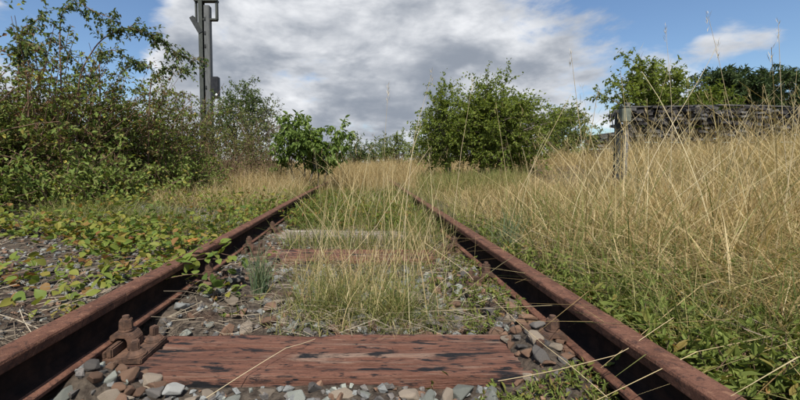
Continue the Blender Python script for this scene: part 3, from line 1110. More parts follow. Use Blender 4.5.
# left verge
xy = scatter(9000, 4.0, 11, lambda y: (-0.42 * y - 0.6, -0.95 + 0 * y), 63, 1.2, lambda x, y, r: vnoise(x, y, 1.2) > r.uniform(-0.5, 0.3, len(x)))
o, tips = blades('verge_grass', xy, r0.uniform(0.10, 0.55, len(xy)) * (0.5 + 0.5 * smooth(4, 7, xy[:, 1])), np.full(len(xy), 0.0045), 0.3, 0.5, r0.random(len(xy)), DRY, 64, S=3)
tag(o, 'dry verge grass between the hedge and the rail', 'dry grass', kind='stuff')
xy = scatter(9000, 2.6, 10, lambda y: (-0.7 * y - 0.6, -0.93 + 0 * y), 65, 1.2, lambda x, y, r: vnoise(x, y, 1.5) > r.uniform(-0.4, 0.4, len(x)))
o, _ = blades('verge_green_grass', xy, r0.uniform(0.06, 0.26, len(xy)), np.full(len(xy), 0.005), 0.5, 0.6, r0.random(len(xy)) * 0.9, GREEN, 66, S=3)
tag(o, 'green grass tufts on the verge below the hedge', 'grass', kind='stuff')
# distant meadow
xy = scatter(16000, 14, 60, lambda y: (-1.1 * y - 2, 1.4 * y), 67, 1.3)
o, _ = blades('meadow_grass', xy, r0.uniform(0.5, 1.0, len(xy)), 0.006 + 0.0011 * xy[:, 1], 0.15, 0.3, r0.random(len(xy)) * 0.7, DRY, 68, S=2)
tag(o, 'far dry meadow grass behind the shrubs', 'dry grass', kind='stuff')


# greener tufts scattered through the field
cen = scatter(170, 1.5, 7, lambda y: (0.95 + 0 * y, 1.3 * y + 0.5), 2041, 1.3, lambda x, y, r: vnoise(x, y, 0.9) < r.uniform(-0.2, 0.4, len(x)))
xy, az = tufted(cen, 16, 0.05, 2042)
o, _ = blades('field_tufts', xy, r0.uniform(0.15, 0.55, len(xy)) * (1 - 0.5 * smooth(4.4, 3.4, xy[:, 0]) * smooth(3.0, 4.5, xy[:, 1])), r0.uniform(0.003, 0.007, len(xy)), 0.32, 0.5, r0.uniform(0.1, 0.9, len(xy)), GREEN, 2043, S=4, az=az)
tag(o, 'greener grass tufts scattered through the dry field', 'grass', kind='stuff')

# long pale straws criss-crossing above the rest
def tall_straw(name, lab, n, y0, y1, xf, hr, seed, keep=None, lean=0.32):
    xy = scatter(n, y0, y1, xf, seed, 1.15, keep)
    r = np.random.default_rng(seed + 1)
    o_, tips = blades(name, xy, r.uniform(*hr, n), np.full(n, 0.0036) + 0.0004 * xy[:, 1], lean, 0.22, 0.45 + 0.55 * r.random(n), DRY, seed + 2, S=6, taper=0.4)
    seed_heads('seed_heads', tips, 6, 0.07, DRY, seed + 3, o_, 0.5)
    return tag(o_, lab, 'dry grass', kind='stuff')


tall_straw('tall_straw', 'long pale straws criss-crossing over the dry grass field', 520, 1.7, 7.0, lambda y: (1.15 + 0 * y, 1.25 * y + 0.3), (0.6, 1.15), 2001, lambda x, y, r: (x > 4.2) | (y < 3.4) | (x > 0.5 * y + 0.3), 0.42)
tall_straw('track_tall_straw', 'long pale straws standing in the overgrown track', 80, 2.2, 7.0, lambda y: (-0.35 + 0 * y, 0.75 + 0 * y), (0.5, 1.0), 2011, lambda x, y, r: ~on_rail(x), 0.2)
tall_straw('clump_straw', 'long straws rising from the grass clumps before the bleached sleeper', 34, 1.45, 2.4, lambda y: (-0.32 + 0 * y, 0.36 + 0 * y), (0.35, 0.62), 2021, None, 0.3)
# grass leaning over both rails
xy = scatter(900, 2.25, 7.5, lambda y: (XR - 0.16 + 0 * y, XR + 0.26 + 0 * y), 2031, 1.0, lambda x, y, r: (~on_rail(x)) & (r.random(len(x)) < smooth(2.2, 3.6, y) * 0.9 + 0.08))
o, _ = blades('rail_grass', xy, r0.uniform(0.10, 0.36, len(xy)), r0.uniform(0.0025, 0.0045, len(xy)), 0.3, 0.45, r0.random(len(xy)), GREEN, 2032, S=4)
tag(o, 'green grass crowding the grass-side rail farther along', 'grass', kind='stuff')
xy = scatter(700, 3.6, 9.5, lambda y: (XL - 0.28 + 0 * y, XL + 0.22 + 0 * y), 2033, 1.0, lambda x, y, r: (~on_rail(x)) & (vnoise(x, y, 0.8) > r.uniform(-0.4, 0.3, len(x))))
o, _ = blades('rail_tufts', xy, r0.uniform(0.10, 0.30, len(xy)), r0.uniform(0.003, 0.005, len(xy)), 0.3, 0.45, r0.random(len(xy)), GREEN, 2034, S=4)
tag(o, 'grass tufts crowding the hedge-side rail farther along', 'grass', kind='stuff')
# green herbs under the round shrub
xy = scatter(2600, 5.5, 9.0, lambda y: (0.10 * y + 0.3, 0.44 * y), 2035, 1.0, lambda x, y, r: vnoise(x, y, 1.3) > r.uniform(-0.3, 0.3, len(x)))
o, _ = blades('shrub_herbs', xy, r0.uniform(0.18, 0.45, len(xy)), np.full(len(xy), 0.010), 0.2, 0.3, 0.3 + r0.random(len(xy)) * 0.6, GREEN, 2036, S=4)
tag(o, 'green herbs growing at the foot of the round shrub', 'herbs', kind='stuff')


# single tufts
def tuft(lab, x, y, n, hmin, hmax, mat, seed, spread=0.02, lean=0.15, bend=0.3, width=0.0045):
    r = np.random.default_rng(seed)
    p_ = np.stack([r.normal(0, spread, n), r.normal(0, spread, n)], -1)
    z_ = np.full(n, -0.012)
    o_, _ = blades('grass_tuft', p_, r.uniform(hmin, hmax, n), np.full(n, width), lean, bend, r.random(n), mat, seed + 1, z=z_, S=5)
    o_.location = (x, y, float(gz(x, y)))
    return tag(o_, lab, 'grass tuft', 'single grass tufts')


def at_ground(u, v, z=-0.04):
    b_ = HORIZ
    y = F * (EYE - z) / (v - b_)
    q_ = P(u, v, y)
    return q_.x, y


x_, y_ = at_ground(258, 302)
tuft('bluish-green upright grass tuft beside the hedge-side rail', x_, y_ + 0.05, 130, 0.10, 0.30, BLUE, 71, 0.022, 0.16, 0.30)
x_, y_ = at_ground(330, 318)
tuft('fine yellowing grass tuft directly behind the red sleeper', x_, y_, 240, 0.06, 0.24, GREEN, 72, 0.045, 0.3, 0.5, 0.0032)
x_, y_ = at_ground(400, 322)
tuft('bushy green grass tuft behind the red sleeper, next to yellowing tuft', x_, y_, 260, 0.05, 0.20, GREEN, 73, 0.04, 0.4, 0.6, 0.0034)
x_, y_ = at_ground(505, 268)
tuft('bluish grass tuft leaning on the grass-side rail', x_, y_, 120, 0.12, 0.36, BLUE, 74, 0.035, 0.25, 0.3, 0.0045)


# prominent single stalks (each with its own place and lean)
def stalk(lab, pts, r0_, r1_, seed, head=True, tint=0.6):
    r = np.random.default_rng(seed)
    q_ = [Vector(a) for a in pts]
    # smooth polyline
    fine_ = []
    n = 14
    for i in range(n + 1):
        t_ = i / n * (len(q_) - 1)
        k = min(int(t_), len(q_) - 2)
        fine_.append(np.array(q_[k].lerp(q_[k + 1], t_ - k)))
    fine_ = np.array(fine_)
    base = fine_[0].copy()
    L = np.linalg.norm(fine_[-1] - fine_[0])
    fine_ += np.stack([0.012 * L * np.sin(np.linspace(0, 3.1, n + 1) * (1 + 0.3 * k)) * r.choice([-1, 1]) for k in range(3)], -1)
    fine_ -= base
    pl = Plant(seed)
    pl.tube(fine_, r0_, r1_, 5)
    me = fmesh('dry_stalk', np.concatenate(pl.tv), np.concatenate(pl.tf), STALK, np.full(len(pl.tf[0]), tint), True)
    o_ = obj('dry_stalk', me, None, Vector(base))
    tag(o_, lab, 'dry stalk', 'tall dry stalks')
    if head:
        tp = fine_[-1]
        n_ = 16
        tips_ = (np.full(n_, tp[0]), np.full(n_, tp[1]), np.full(n_, tp[2]) + 0.02)
        seed_heads('seed_head', tips_, 1, 0.055, STALK, seed + 1, o_)
    return o_


def G(u, Y):
    x = P(u, 180, Y).x
    return Vector((x, Y, float(gz(x, Y)) - 0.01))


ST = [('tall pale stalk leaning right in front of the shrub\'s bare left branches', [G(402, 2.6), P(416, 140, 2.55), P(432, 72, 2.5)], 0.0026, 0.0009, True),
      ('thin upright stalk in front of the round green shrub\'s middle', [G(452, 3.0), P(460, 150, 3.0), P(472, 78, 3.0)], 0.0026, 0.0009, True),
      ('straight stalk leaning right across the round green shrub', [G(505, 2.4), P(520, 195, 2.4), P(572, 92, 2.4)], 0.0022, 0.0010, False),
      ('thick pale stalk leaning left past the shrub\'s right side', [G(600, 2.6), P(592, 190, 2.6), P(578, 90, 2.6), P(570, 55, 2.6)], 0.0034, 0.0009, True),
      ('long pale stalk leaning right whose tip crosses another before the blue sky', [G(628, 2.3), P(650, 165, 2.3), P(690, 92, 2.3), P(716, 42, 2.3)], 0.0026, 0.0010, True),
      ('pale stalk leaning left whose tip crosses another before the blue sky', [G(760, 2.5), P(745, 160, 2.5), P(724, 90, 2.5), P(706, 20, 2.5)], 0.0024, 0.0009, True),
      ('thin upright stalk right of the wooden post, taller than the stack', [G(668, 2.9), P(668, 120, 2.9), P(667, 30, 2.9)], 0.0022, 0.0009, True),
      ('tall stalk leaning left in front of the dark tree\'s far end', [G(800, 2.4), P(789, 130, 2.4), P(776, 28, 2.4)], 0.0028, 0.0009, True),
      ('short thick stalk crossing in front of the wooden stack\'s far end', [G(784, 2.0), P(790, 170, 2.0), P(799, 100, 2.0)], 0.0028, 0.0012, False),
      ('stalk crossing the wooden post from its top down to the right', [G(690, 2.7), P(662, 165, 2.7), P(625, 98, 2.7)], 0.0020, 0.0010, False),
      ('stalk leaning far right from the grass beside the wooden post', [G(600, 2.2), P(650, 220, 2.2), P(735, 150, 2.2)], 0.0020, 0.0009, True),
      ('upright thin stalk against the gap between small tree and shrub', [G(386, 2.4), P(386, 170, 2.4), P(388, 88, 2.4)], 0.0016, 0.0007, True),
      ('leaning stalk rising from the track grass toward the shrub', [G(330, 2.1), P(378, 225, 2.1), P(430, 150, 2.1)], 0.0019, 0.0009, True),
      ('bent straw lying across the tar-stained red sleeper', [P(206, 398, 0.93), P(285, 352, 1.12) + Vector((0, 0, 0.012)), P(315, 338, 1.22)], 0.0010, 0.0007, False),
      ('long straight straw slanting down beside the grass-side rail', [P(608, 398, 0.85), P(548, 348, 1.05), P(492, 296, 1.38)], 0.0010, 0.0008, False),
      ('kinked straw resting across the grass-side rail', [P(498, 381, 0.92), P(560, 369, 0.90), P(623, 355, 0.88), P(672, 319, 0.92)], 0.0009, 0.0007, False),
      ('straw slanting up from the bent track weeds to the rail', [G(425, 2.0), P(470, 275, 2.1), P(540, 222, 2.2)], 0.0016, 0.0008, True),
      ('thin straw slanting from the track grass over the rail', [P(425, 243, 2.0), P(470, 275, 1.8), P(500, 310, 1.62)], 0.0014, 0.0009, False)]
for i, (lab, pts, a, b_, hd) in enumerate(ST):
    stalk(lab, pts, a, b_, 800 + i * 3, hd, 0.35 + 0.5 * random.random())

# dead straw and twig litter lying about
r = np.random.default_rng(81)
def litter(name, lab, n, xy, Lr, mat, seed, zoff=0.006, rad=0.0012):
    r = np.random.default_rng(seed)
    x, y = xy[:, 0], xy[:, 1]
    a = r.uniform(0, 2 * np.pi, n)
    L = r.uniform(*Lr, n)
    tl = r.normal(0, 0.16, n)
    c0 = np.stack([x, y, gz(x, y) + zoff + np.abs(tl) * L * 0.5 + r.uniform(0, 0.03, n)], -1)
    d = np.stack([np.cos(a), np.sin(a), tl], -1)
    e0, e1 = c0 - d * L[:, None] / 2, c0 + d * L[:, None] / 2
    mid = c0 + np.stack([-np.sin(a), np.cos(a), np.full(n, 0.5)], -1) * (L * r.normal(0, 0.07, n))[:, None]
    pts = np.stack([e0, mid, e1], 1)
    s1 = np.stack([-np.sin(a), np.cos(a), np.zeros(n)], -1) * rad * r.uniform(0.7, 1.6, (n, 1))
    s2 = np.stack([np.zeros(n), np.zeros(n), np.ones(n)], -1) * rad
    s3 = -s1 * 0.6 - s2 * 0.6
    V = np.stack([pts + s1[:, None], pts + s2[:, None], pts + s3[:, None]], 2).reshape(n, 9, 3)
    q_ = []
    for k in range(2):
        for j in range(3):
            q_.append((k * 3 + j, k * 3 + (j + 1) % 3, k * 3 + 3 + (j + 1) % 3, k * 3 + 3 + j))
    Q = (np.arange(n)[:, None, None] * 9 + np.array(q_)[None]).reshape(-1, 4)
    o_ = obj(name, fmesh(name, V.reshape(-1, 3), Q, mat, np.repeat(r.random(n), 6)))
    return tag(o_, lab, 'litter', kind='stuff')


xy = scatter(800, 1.0, 4.5, lambda y: (-1.05 * y - 0.2, -0.93 + 0 * y), 82, 1.4)
litter('twig_litter', 'grey dead twigs and straw lying on the hedge-side gravel', 800, xy, (0.05, 0.22), STRAW, 83)
xy = scatter(1100, 1.3, 3.4, lambda y: (XL + 0.06 + 0 * y, XR - 0.06 + 0 * y), 84, 1.3, lambda x, y, r: np.abs((y - 1.15 + 0.3175) % 0.635 - 0.3175) > 0.14)
litter('straw_litter', 'broken straw lying on the ballast between the rails', 1100, xy, (0.04, 0.16), STRAW, 85, 0.015, 0.0009)
xy = scatter(3000, 0.9, 4.0, lambda y: (0.98 + 0 * y, 1.3 * y + 0.4), 86, 1.4)
litter('straw_mat', 'fallen grey straw matted on the field side of the rail', 3000, xy, (0.08, 0.35), STRAW, 87)

# ------------------------------------------------------------------ left hedge, shrubs and trees
def add_thing(name, lab, cat, pl, stem_name, stem_mat, leaf_name, leaf_mat, aspect=0.5, rnd=False, group=None, base=(0, 0, 0), fold=0.2):
    t_ = thing(name, lab, cat, base, group)
    b_ = -Vector(base)
    s_ = obj(stem_name, pl.stem_mesh(stem_name, stem_mat), t_, b_)
    if stem_name == 'stems':
        tag(s_, kind='stuff')
    l_ = obj(leaf_name, pl.leaf_mesh(leaf_name, leaf_mat, aspect, fold, rnd), t_, b_)
    return t_


def hedge_bush(lab, bx0, by0, bw, bd, hgt, n_canes, seed, leaf_mat, size, tint, tpow=1.0, lean=(0.1, 0.0), lean_out=0.35, twigs=6, lpt=14, leafz=0.15, group='hedge bushes', name='hedge_bush'):
    pl = Plant(seed)
    r = pl.r
    for i in range(n_canes):
        x = bx0 + r.normal(0, bw * 0.42)
        y = by0 + r.normal(0, bd * 0.42)
        z = float(gz(x, y)) - 0.03
        H = hgt * r.uniform(0.45, 1.08) * (1 - 0.25 * min(1, (((x - bx0) / bw) ** 2 + ((y - by0) / bd) ** 2)))
        dr = np.array([r.normal(0, lean_out) + lean[0], r.normal(0, lean_out) + lean[1], 1.0])
        c_ = pl.path((x, y, z), dr, H * 1.1, 9, 0.10, 0.07)
        pl.tube(c_, 0.009, 0.003, 4)
        pl.leaves(c_, lpt, size, leafz, 0.03, 0.3, 0.2, tint, tpow)
        for k in range(twigs):
            t_ = r.uniform(leafz, 1.0) * 7.99
            ii = int(t_)
            p0 = c_[ii] + (c_[ii + 1] - c_[ii]) * (t_ - ii)
            d = r.normal(0, 1, 3)
            d[2] = abs(d[2]) * 0.5
            tw = pl.path(p0, d, r.uniform(0.15, 0.42), 5, 0.2, 0.15)
            if k % 2 == 0:
                pl.tube(tw, 0.0035, 0.0015, 3)
            shift = r.uniform(-0.12, 0.12)
            pl.leaves(tw, lpt, size, 0.05, 0.02, 0.5, 0.25, (max(0, tint[0] + shift), min(1, tint[1] + shift)), tpow)
    return add_thing(name, lab, 'bush', pl, 'stems', CANE, 'foliage', leaf_mat, 0.58, False, group, (bx0, by0, float(gz(bx0, by0))))


hedge_bush('dark bramble bush with green leaves, hedge end farthest from the mast', -4.7, 3.7, 0.9, 0.9, 1.9, 162, 901, HEDGE, 0.054, (0.16, 1.0), 1.0, (0.05, -0.05))
hedge_bush('reddish-brown bramble bush under the arching rose canes', -4.25, 4.9, 0.95, 0.9, 2.05, 187, 902, HEDGE, 0.052, (0.04, 0.98), 1.0, (0.08, -0.05))
hedge_bush('brown and green bramble bush between reddish bush and mast', -4.0, 6.2, 0.95, 1.0, 2.0, 187, 903, HEDGE, 0.052, (0.08, 0.98), 1.0, (0.08, -0.05))
hedge_bush('tall bramble bush at the back of the hedge', -6.2, 5.4, 1.0, 1.2, 2.2, 120, 904, HEDGE, 0.055, (0.05, 1.0), 1.0)
hedge_bush('olive bush at the foot of the mast', -3.9, 8.0, 0.9, 1.0, 1.85, 130, 905, OLIVE, 0.05, (0.0, 1.0), 1.0, (0.03, 0), 0.28, leafz=0.25)
hedge_bush('thin olive bush with drooping twigs between mast and small tree', -2.6, 8.8, 0.7, 0.8, 1.75, 55, 906, OLIVE, 0.05, (0.0, 1.0), 1.0, (0.05, 0), 0.3, 5, 10, 0.3)
hedge_bush('low leafy bramble skirt in front of the reddish bush', -3.1, 4.2, 0.55, 0.8, 0.60, 120, 907, HEDGE, 0.055, (0.3, 1.0), 0.9, (0.1, -0.05), 0.5, 4, 10)
hedge_bush('low leafy bramble skirt at the foot of the brown and green bush', -2.9, 6.1, 0.5, 0.9, 0.65, 110, 908, HEDGE, 0.055, (0.3, 1.0), 0.9, (0.1, 0), 0.5, 4, 10)

hedge_bush('bare brown twiggy scrub between hedge and drooping tree', -2.55, 7.3, 0.6, 0.8, 1.0, 70, 909, OLIVE, 0.04, (0.0, 0.7), 1.6, (0.05, 0), 0.35, 5, 3, 0.2)
hedge_bush('small brown scrub beside the rail near the drooping trees', -1.75, 7.6, 0.4, 0.5, 0.75, 40, 910, OLIVE, 0.04, (0.0, 0.8), 1.4, (0.05, 0), 0.35, 5, 4, 0.2)

hedge_bush('low leafy bramble skirt at the hedge end', -3.7, 3.2, 0.5, 0.5, 0.6, 70, 911, HEDGE, 0.055, (0.35, 1.0), 0.9, (0.1, -0.05), 0.5, 4, 10)

# arching rose canes above the hedge
def rose(lab, pixpts, Y, seed, leafn=170, dens=1.0, base_drop=True, size=0.05):
    pl = Plant(seed)
    r = pl.r
    pts = [np.array(P(u, v, Y + dy)) for (u, v, dy) in pixpts]
    x0, y0 = pts[0][0], pts[0][1]
    root = np.array([x0 - 0.1, y0 + 0.05, float(gz(x0, y0)) - 0.02])
    allp = [root] + pts
    # Catmull-Rom
    A = [allp[0]] + allp + [allp[-1]]
    c_ = []
    for i in range(1, len(A) - 2):
        for t_ in np.linspace(0, 1, 6, endpoint=False):
            p0, p1, p2, p3 = A[i - 1], A[i], A[i + 1], A[i + 2]
            c_.append(0.5 * ((2 * p1) + (-p0 + p2) * t_ + (2 * p0 - 5 * p1 + 4 * p2 - p3) * t_ ** 2 + (-p0 + 3 * p1 - 3 * p2 + p3) * t_ ** 3))
    c_.append(A[-1])
    c_ = np.array(c_)
    pl.tube(c_, 0.010, 0.003, 5)
    n = len(c_)
    pl.leaves(c_, int(leafn * 0.4), size, 0.4, 0.015, 0.4, 0.5, (0, 1))
    for k in range(int(42 * dens)):
        t_ = r.uniform(0.36, 0.99) * (n - 1)
        ii = min(int(t_), n - 2)
        p0 = c_[ii]
        d = unit(c_[ii + 1] - c_[ii]) * 0.6 + r.normal(0, 0.6, 3) + np.array([0, 0, 0.1])
        tw = pl.path(p0, d, r.uniform(0.10, 0.24), 5, 0.15, 0.25)
        pl.tube(tw, 0.003, 0.0012, 3)
        pl.leaves(tw, 11, size, 0.1, 0.008, 0.4, 0.5, (0, 1))
    return add_thing('arching_cane', lab, 'rose cane', pl, 'stem', CANE, 'foliage', ROSE, 0.5, False, 'arching rose canes above the hedge', tuple(root))


rose('leafy rose cane arching over toward the mast', [(78, 92, 0), (92, 52, 0), (112, 33, 0), (135, 29, 0.05), (160, 40, 0.1), (178, 54, 0.2), (205, 62, 0.4)], 4.7, 951, 300, 1.7)
rose('upright rose cane arching at its top, tallest above the hedge', [(61, 85, 0), (60, 50, 0), (62, 14, 0), (78, 3, 0), (95, 12, 0), (118, 20, 0)], 4.5, 952, 150, 0.75)
rose('sparse rose cane leaning away at the hedge end', [(30, 75, 0), (20, 45, 0), (35, 22, 0), (48, 12, 0)], 4.6, 953, 90, 0.6)
rose('short dense rose cane rising beneath the arching cane', [(100, 88, 0), (100, 62, 0.1), (112, 50, 0.1), (130, 60, 0.1), (142, 66, 0.1)], 5.0, 954, 160, 0.9)
rose('thin rose cane crossing diagonally down between the taller canes', [(20, 36, 0), (55, 42, 0), (75, 60, 0), (92, 80, 0)], 4.9, 955, 80, 0.6)
rose('feathery rose cane nodding beside the mast', [(150, 92, 0), (158, 74, 0), (172, 68, 0), (190, 74, 0)], 5.6, 956, 130, 0.8)
rose('rose cane tufted with leaves at hedge end, leaning over sparse cane', [(28, 85, 0), (20, 55, 0), (35, 44, 0), (48, 62, 0)], 4.3, 957, 120, 0.9)


def tree(name, lab, base, stems, cen, rad, n_limbs, twigs, lpt, size, leaf_mat, seed, aspect=0.5, tint=(0, 1), droop=0.2, twig_len=(0.3, 0.8), trunk_r=0.05, bark=None, rnd=False, lumps=None, up=0.35, group=None, along=0.5, cat='tree', star=False):
    pl = Plant(seed)
    r = pl.r
    base = np.array(base, float)
    cen = np.array(cen, float)
    rad = np.array(rad, float)
    tops = []
    for (dx, dy, hh) in stems:
        p0 = base + np.array([dx * 0.15, dy * 0.15, 0])
        e = base + np.array([dx, dy, hh])
        c_ = np.array([p0 + (e - p0) * t_ + np.array([0.04 * math.sin(5 * t_ + dx * 9), 0.04 * math.cos(4 * t_ + dy * 9), 0]) * hh * 0.4 * t_ for t_ in np.linspace(0, 1, 9)])
        pl.tube(c_, trunk_r, trunk_r * 0.35, 7)
        tops.append(c_)
    for k in range(n_limbs):
        st = tops[r.integers(len(tops))]
        s_ = st[r.integers(3, 9)]
        # target in the crown, biased to its shell
        d = unit(r.normal(0, 1, 3))
        rr_ = r.uniform(0.45, 1.0) ** 0.6
        if lumps is not None:
            rr_ *= 0.75 + 0.35 * math.sin(lumps * math.atan2(d[0], d[2] + 0.3) + seed) * r.uniform(0.3, 1)
        e = cen + d * rad * rr_
        mid = (s_ + e) / 2 + np.array([0, 0, 0.12 * np.linalg.norm(e - s_)]) + r.normal(0, 0.08, 3) * rad
        tt = np.linspace(0, 1, 8)[:, None]
        limb = s_ * (1 - tt) ** 2 + 2 * mid * tt * (1 - tt) + e * tt ** 2
        pl.tube(limb, trunk_r * 0.35, trunk_r * 0.08, 4)
        for j in range(twigs):
            t_ = r.uniform(0.35, 1.0) * 6.99
            ii = int(t_)
            p0 = limb[ii] + (limb[ii + 1] - limb[ii]) * (t_ - ii)
            outw = unit((p0 - cen) / rad)
            d = outw * 0.7 + r.normal(0, 0.65, 3) + np.array([0, 0, up])
            tw = pl.path(p0, d, r.uniform(*twig_len), 6, 0.16, 0.12)
            pl.tube(tw, trunk_r * 0.07, trunk_r * 0.03, 3)
            sh_ = r.uniform(-0.15, 0.15)
            ti = (min(0.9, max(0, tint[0] + sh_)), min(1, max(0.1, tint[1] + sh_)))
            if star:
                pl.leaves(tw, lpt // 2, size, 0.85, 0.01, 0.3, droop, ti)
                pl.leaves(tw, lpt - lpt // 2, size * 0.9, 0.3, 0.02, along, droop, ti)
            else:
                pl.leaves(tw, lpt, size, 0.1, 0.02, along, droop, ti)
    return add_thing(name, lab, cat, pl, 'trunk', bark or BARK, 'crown', leaf_mat, aspect, rnd, group, tuple(base))


def ground_at(u, Y, dz=-0.05):
    x = P(u, 170, Y).x
    return (x, Y, float(gz(x, Y)) + dz)


# round green shrub-tree in the middle
b_ = ground_at(490, 9)
tree('round_shrub', 'round dense green shrub with bare branch tips behind the track end', b_, [(-0.5, 0, 1.6), (0.1, 0.2, 1.9), (0.5, -0.1, 1.7), (0.0, -0.3, 1.2)],
     P(498, 125, 9), (1.95, 1.5, 1.36), 135, 10, 24, 0.066, TREE, 1001, 0.55, (0, 0.95), 0.15, (0.25, 0.65), 0.05, lumps=5, up=0.3)
pl_spec = ground_at(452, 8.6)
tree('side_shrub', 'loose leafy shrub stretching bare twigs to the left of the round shrub', pl_spec, [(-0.3, 0, 1.5), (-0.1, 0.1, 1.1)],
     P(448, 128, 8.6), (0.75, 0.6, 0.95), 55, 8, 20, 0.062, TREE, 1002, 0.55, (0.1, 1), 0.15, (0.2, 0.6), 0.03, up=0.2)
b_ = ground_at(562, 13)
tree('pale_shrub', 'paler green rounded shrub half behind the round green shrub', b_, [(0, 0, 1.4), (0.4, 0, 1.2), (-0.4, 0, 1.2)],
     P(560, 140, 13), (1.2, 1.0, 1.15), 60, 8, 22, 0.085, LIME, 1003, 0.5, (0, 1), 0.1, (0.3, 0.6), 0.04, up=0.4)
# small tree with large drooping leaves
b_ = ground_at(303, 7.4)
tree('drooping_tree', 'small tree with large drooping glossy leaves beside the rail', b_, [(-0.35, 0, 0.75), (0.05, 0.05, 0.85), (0.35, -0.05, 0.8)],
     P(293, 139, 7.4), (0.50, 0.45, 0.42), 40, 4, 10, 0.115, ELDER, 1004, 0.42, (0, 1), 0.9, (0.12, 0.3), 0.022, rnd=True, up=0.6, star=True)
b_ = ground_at(318, 7.5)
tree('drooping_tree', 'smaller drooping-leaved tree, its crown touching the dry grass', b_, [(0.0, 0, 0.8), (0.3, 0, 0.75)],
     P(325, 140, 7.5), (0.46, 0.4, 0.38), 34, 4, 10, 0.112, ELDER, 1005, 0.42, (0, 1), 0.9, (0.12, 0.28), 0.02, rnd=True, up=0.6, star=True)
# tree behind the mast bush
b_ = ground_at(243, 12)
tree('mast_tree', 'leafy tree rising behind the mast box', b_, [(-0.3, 0, 2.0), (0.4, 0, 2.2)], P(243, 122, 12), (1.15, 1.0, 1.25), 55, 8, 22, 0.075, ROSE, 1006, 0.5, (0, 1), 0.2, (0.3, 0.7), 0.05, up=0.4)
b_ = ground_at(270, 11)
tree('wispy_tree', 'wispy shrub with thin twigs behind the drooping tree', b_, [(0, 0, 1.5), (0.3, 0, 1.6)], P(262, 125, 11), (0.9, 0.8, 0.8), 22, 5, 9, 0.065, OLIVE, 1007, 0.5, (0.1, 1), 0.2, (0.4, 0.9), 0.03, up=0.3)
# far low shrubs
for i, (u, v, Y, rx, rz, mt, lab) in enumerate(((352, 150, 24, 1.5, 0.9, ROSE, 'low far shrub right behind the drooping trees'), (395, 147, 26, 1.5, 1.1, LIME, 'low far shrub in the gap over the track end'),
                                                (425, 148, 20, 1.4, 1.2, LIME, 'pale low shrub joining the left of the round shrub'), (378, 153, 34, 1.6, 0.9, ROSE, 'farthest low shrub in the gap over the track'))):
    b_ = ground_at(u, Y)
    tree('far_shrub', lab, b_, [(-0.3, 0, 1.0), (0.3, 0, 1.0)], P(u, v, Y), (rx, 1.0, rz), 30, 7, 18, 0.13, mt, 1010 + i, 0.5, (0, 1), 0.1, (0.4, 0.8), 0.05, up=0.5, group='far low shrubs')
# right trees
b_ = ground_at(650, 22)
tree('airy_tree', 'airy light green tree with sky gaps behind the wooden stack', b_, [(-1.2, 0, 4.2), (0.3, 0.2, 4.8), (1.4, 0, 4.5)], P(646, 93, 22), (3.8, 1.8, 2.5), 58, 8, 17, 0.19, TREE, 1021, 0.5, (0.15, 1), 0.3, (0.5, 1.1), 0.10, lumps=6, up=0.5)
b_ = ground_at(745, 24)
tree('dark_tree', 'dark dense tree with feathery crown behind the stack\'s far end', b_, [(-1.6, 0, 4.0), (0.3, 0.2, 4.8), (1.6, 0, 4.4)], P(742, 93, 24), (3.5, 2.0, 1.9), 90, 9, 24, 0.30, DARKT, 1022, 0.26, (0, 1), 0.35, (0.5, 1.0), 0.12, lumps=4, up=0.6, star=True)
b_ = ground_at(818, 24)
tree('dark_tree', 'dark feathery tree standing apart past the stack\'s end', b_, [(-1.0, 0, 4.4), (0.8, 0, 4.6)], P(818, 98, 24), (2.4, 2.0, 2.0), 50, 9, 24, 0.30, DARKT, 1023, 0.26, (0, 1), 0.35, (0.5, 1.0), 0.12, up=0.6, star=True)
b_ = ground_at(690, 21)
tree('hedge_tree', 'mid green bushy tree filling the space between airy and dark trees', b_, [(-1.2, 0, 3.0), (1.0, 0, 3.0)], P(697, 110, 21), (2.8, 1.5, 1.2), 60, 8, 22, 0.17, TREE, 1024, 0.5, (0, 0.7), 0.3, (0.4, 0.9), 0.08, up=0.4)

# ------------------------------------------------------------------ creeper on the left shoulder
# loose leaves as single pieces where they show large, the rest joined
def one_leaf(i, tint):
    r = np.random.default_rng(1200 + i)
    # ovate leaf with a pointed tip, folded along its midrib; length 1
    xs = [0.0, 0.12, 0.35, 0.62, 0.85, 1.0]
    ws = [0.03, 0.27, 0.40, 0.31, 0.12, 0.0]
    V, Fc = [], []
    for x, ww in zip(xs, ws):
        sag = -0.16 * x * x
        j1, j2 = r.uniform(0.9, 1.1), r.uniform(0.9, 1.1)
        V += [(x, -ww * j1, sag + ww * 0.22), (x, 0, sag), (x, ww * j2, sag + ww * 0.22)]
    for k in range(5):
        a = k * 3
        Fc += [(a, a + 3, a + 4, a + 1), (a + 1, a + 4, a + 5, a + 2)]
    return fmesh('leaf', np.array(V), np.array(Fc), CREEP, np.full(len(Fc), tint), True)


leaf_tints = [0.02, 0.1, 0.2, 0.28, 0.36, 0.44, 0.5, 0.56, 0.62, 0.68, 0.74, 0.8, 0.9]
leaf_vars = [one_leaf(i, tt) for i, tt in enumerate(leaf_tints)]
creeper = thing('creeper', 'trailing yellow-green bramble creeper between hedge and rail', 'creeper', (-1.6, 2.4, 0.1))


def creeper_density(x, y):
    return 0.30 + 2.6 * vnoise(x, y, 1.9) + 1.2 * vnoise(x, y, 5.0)


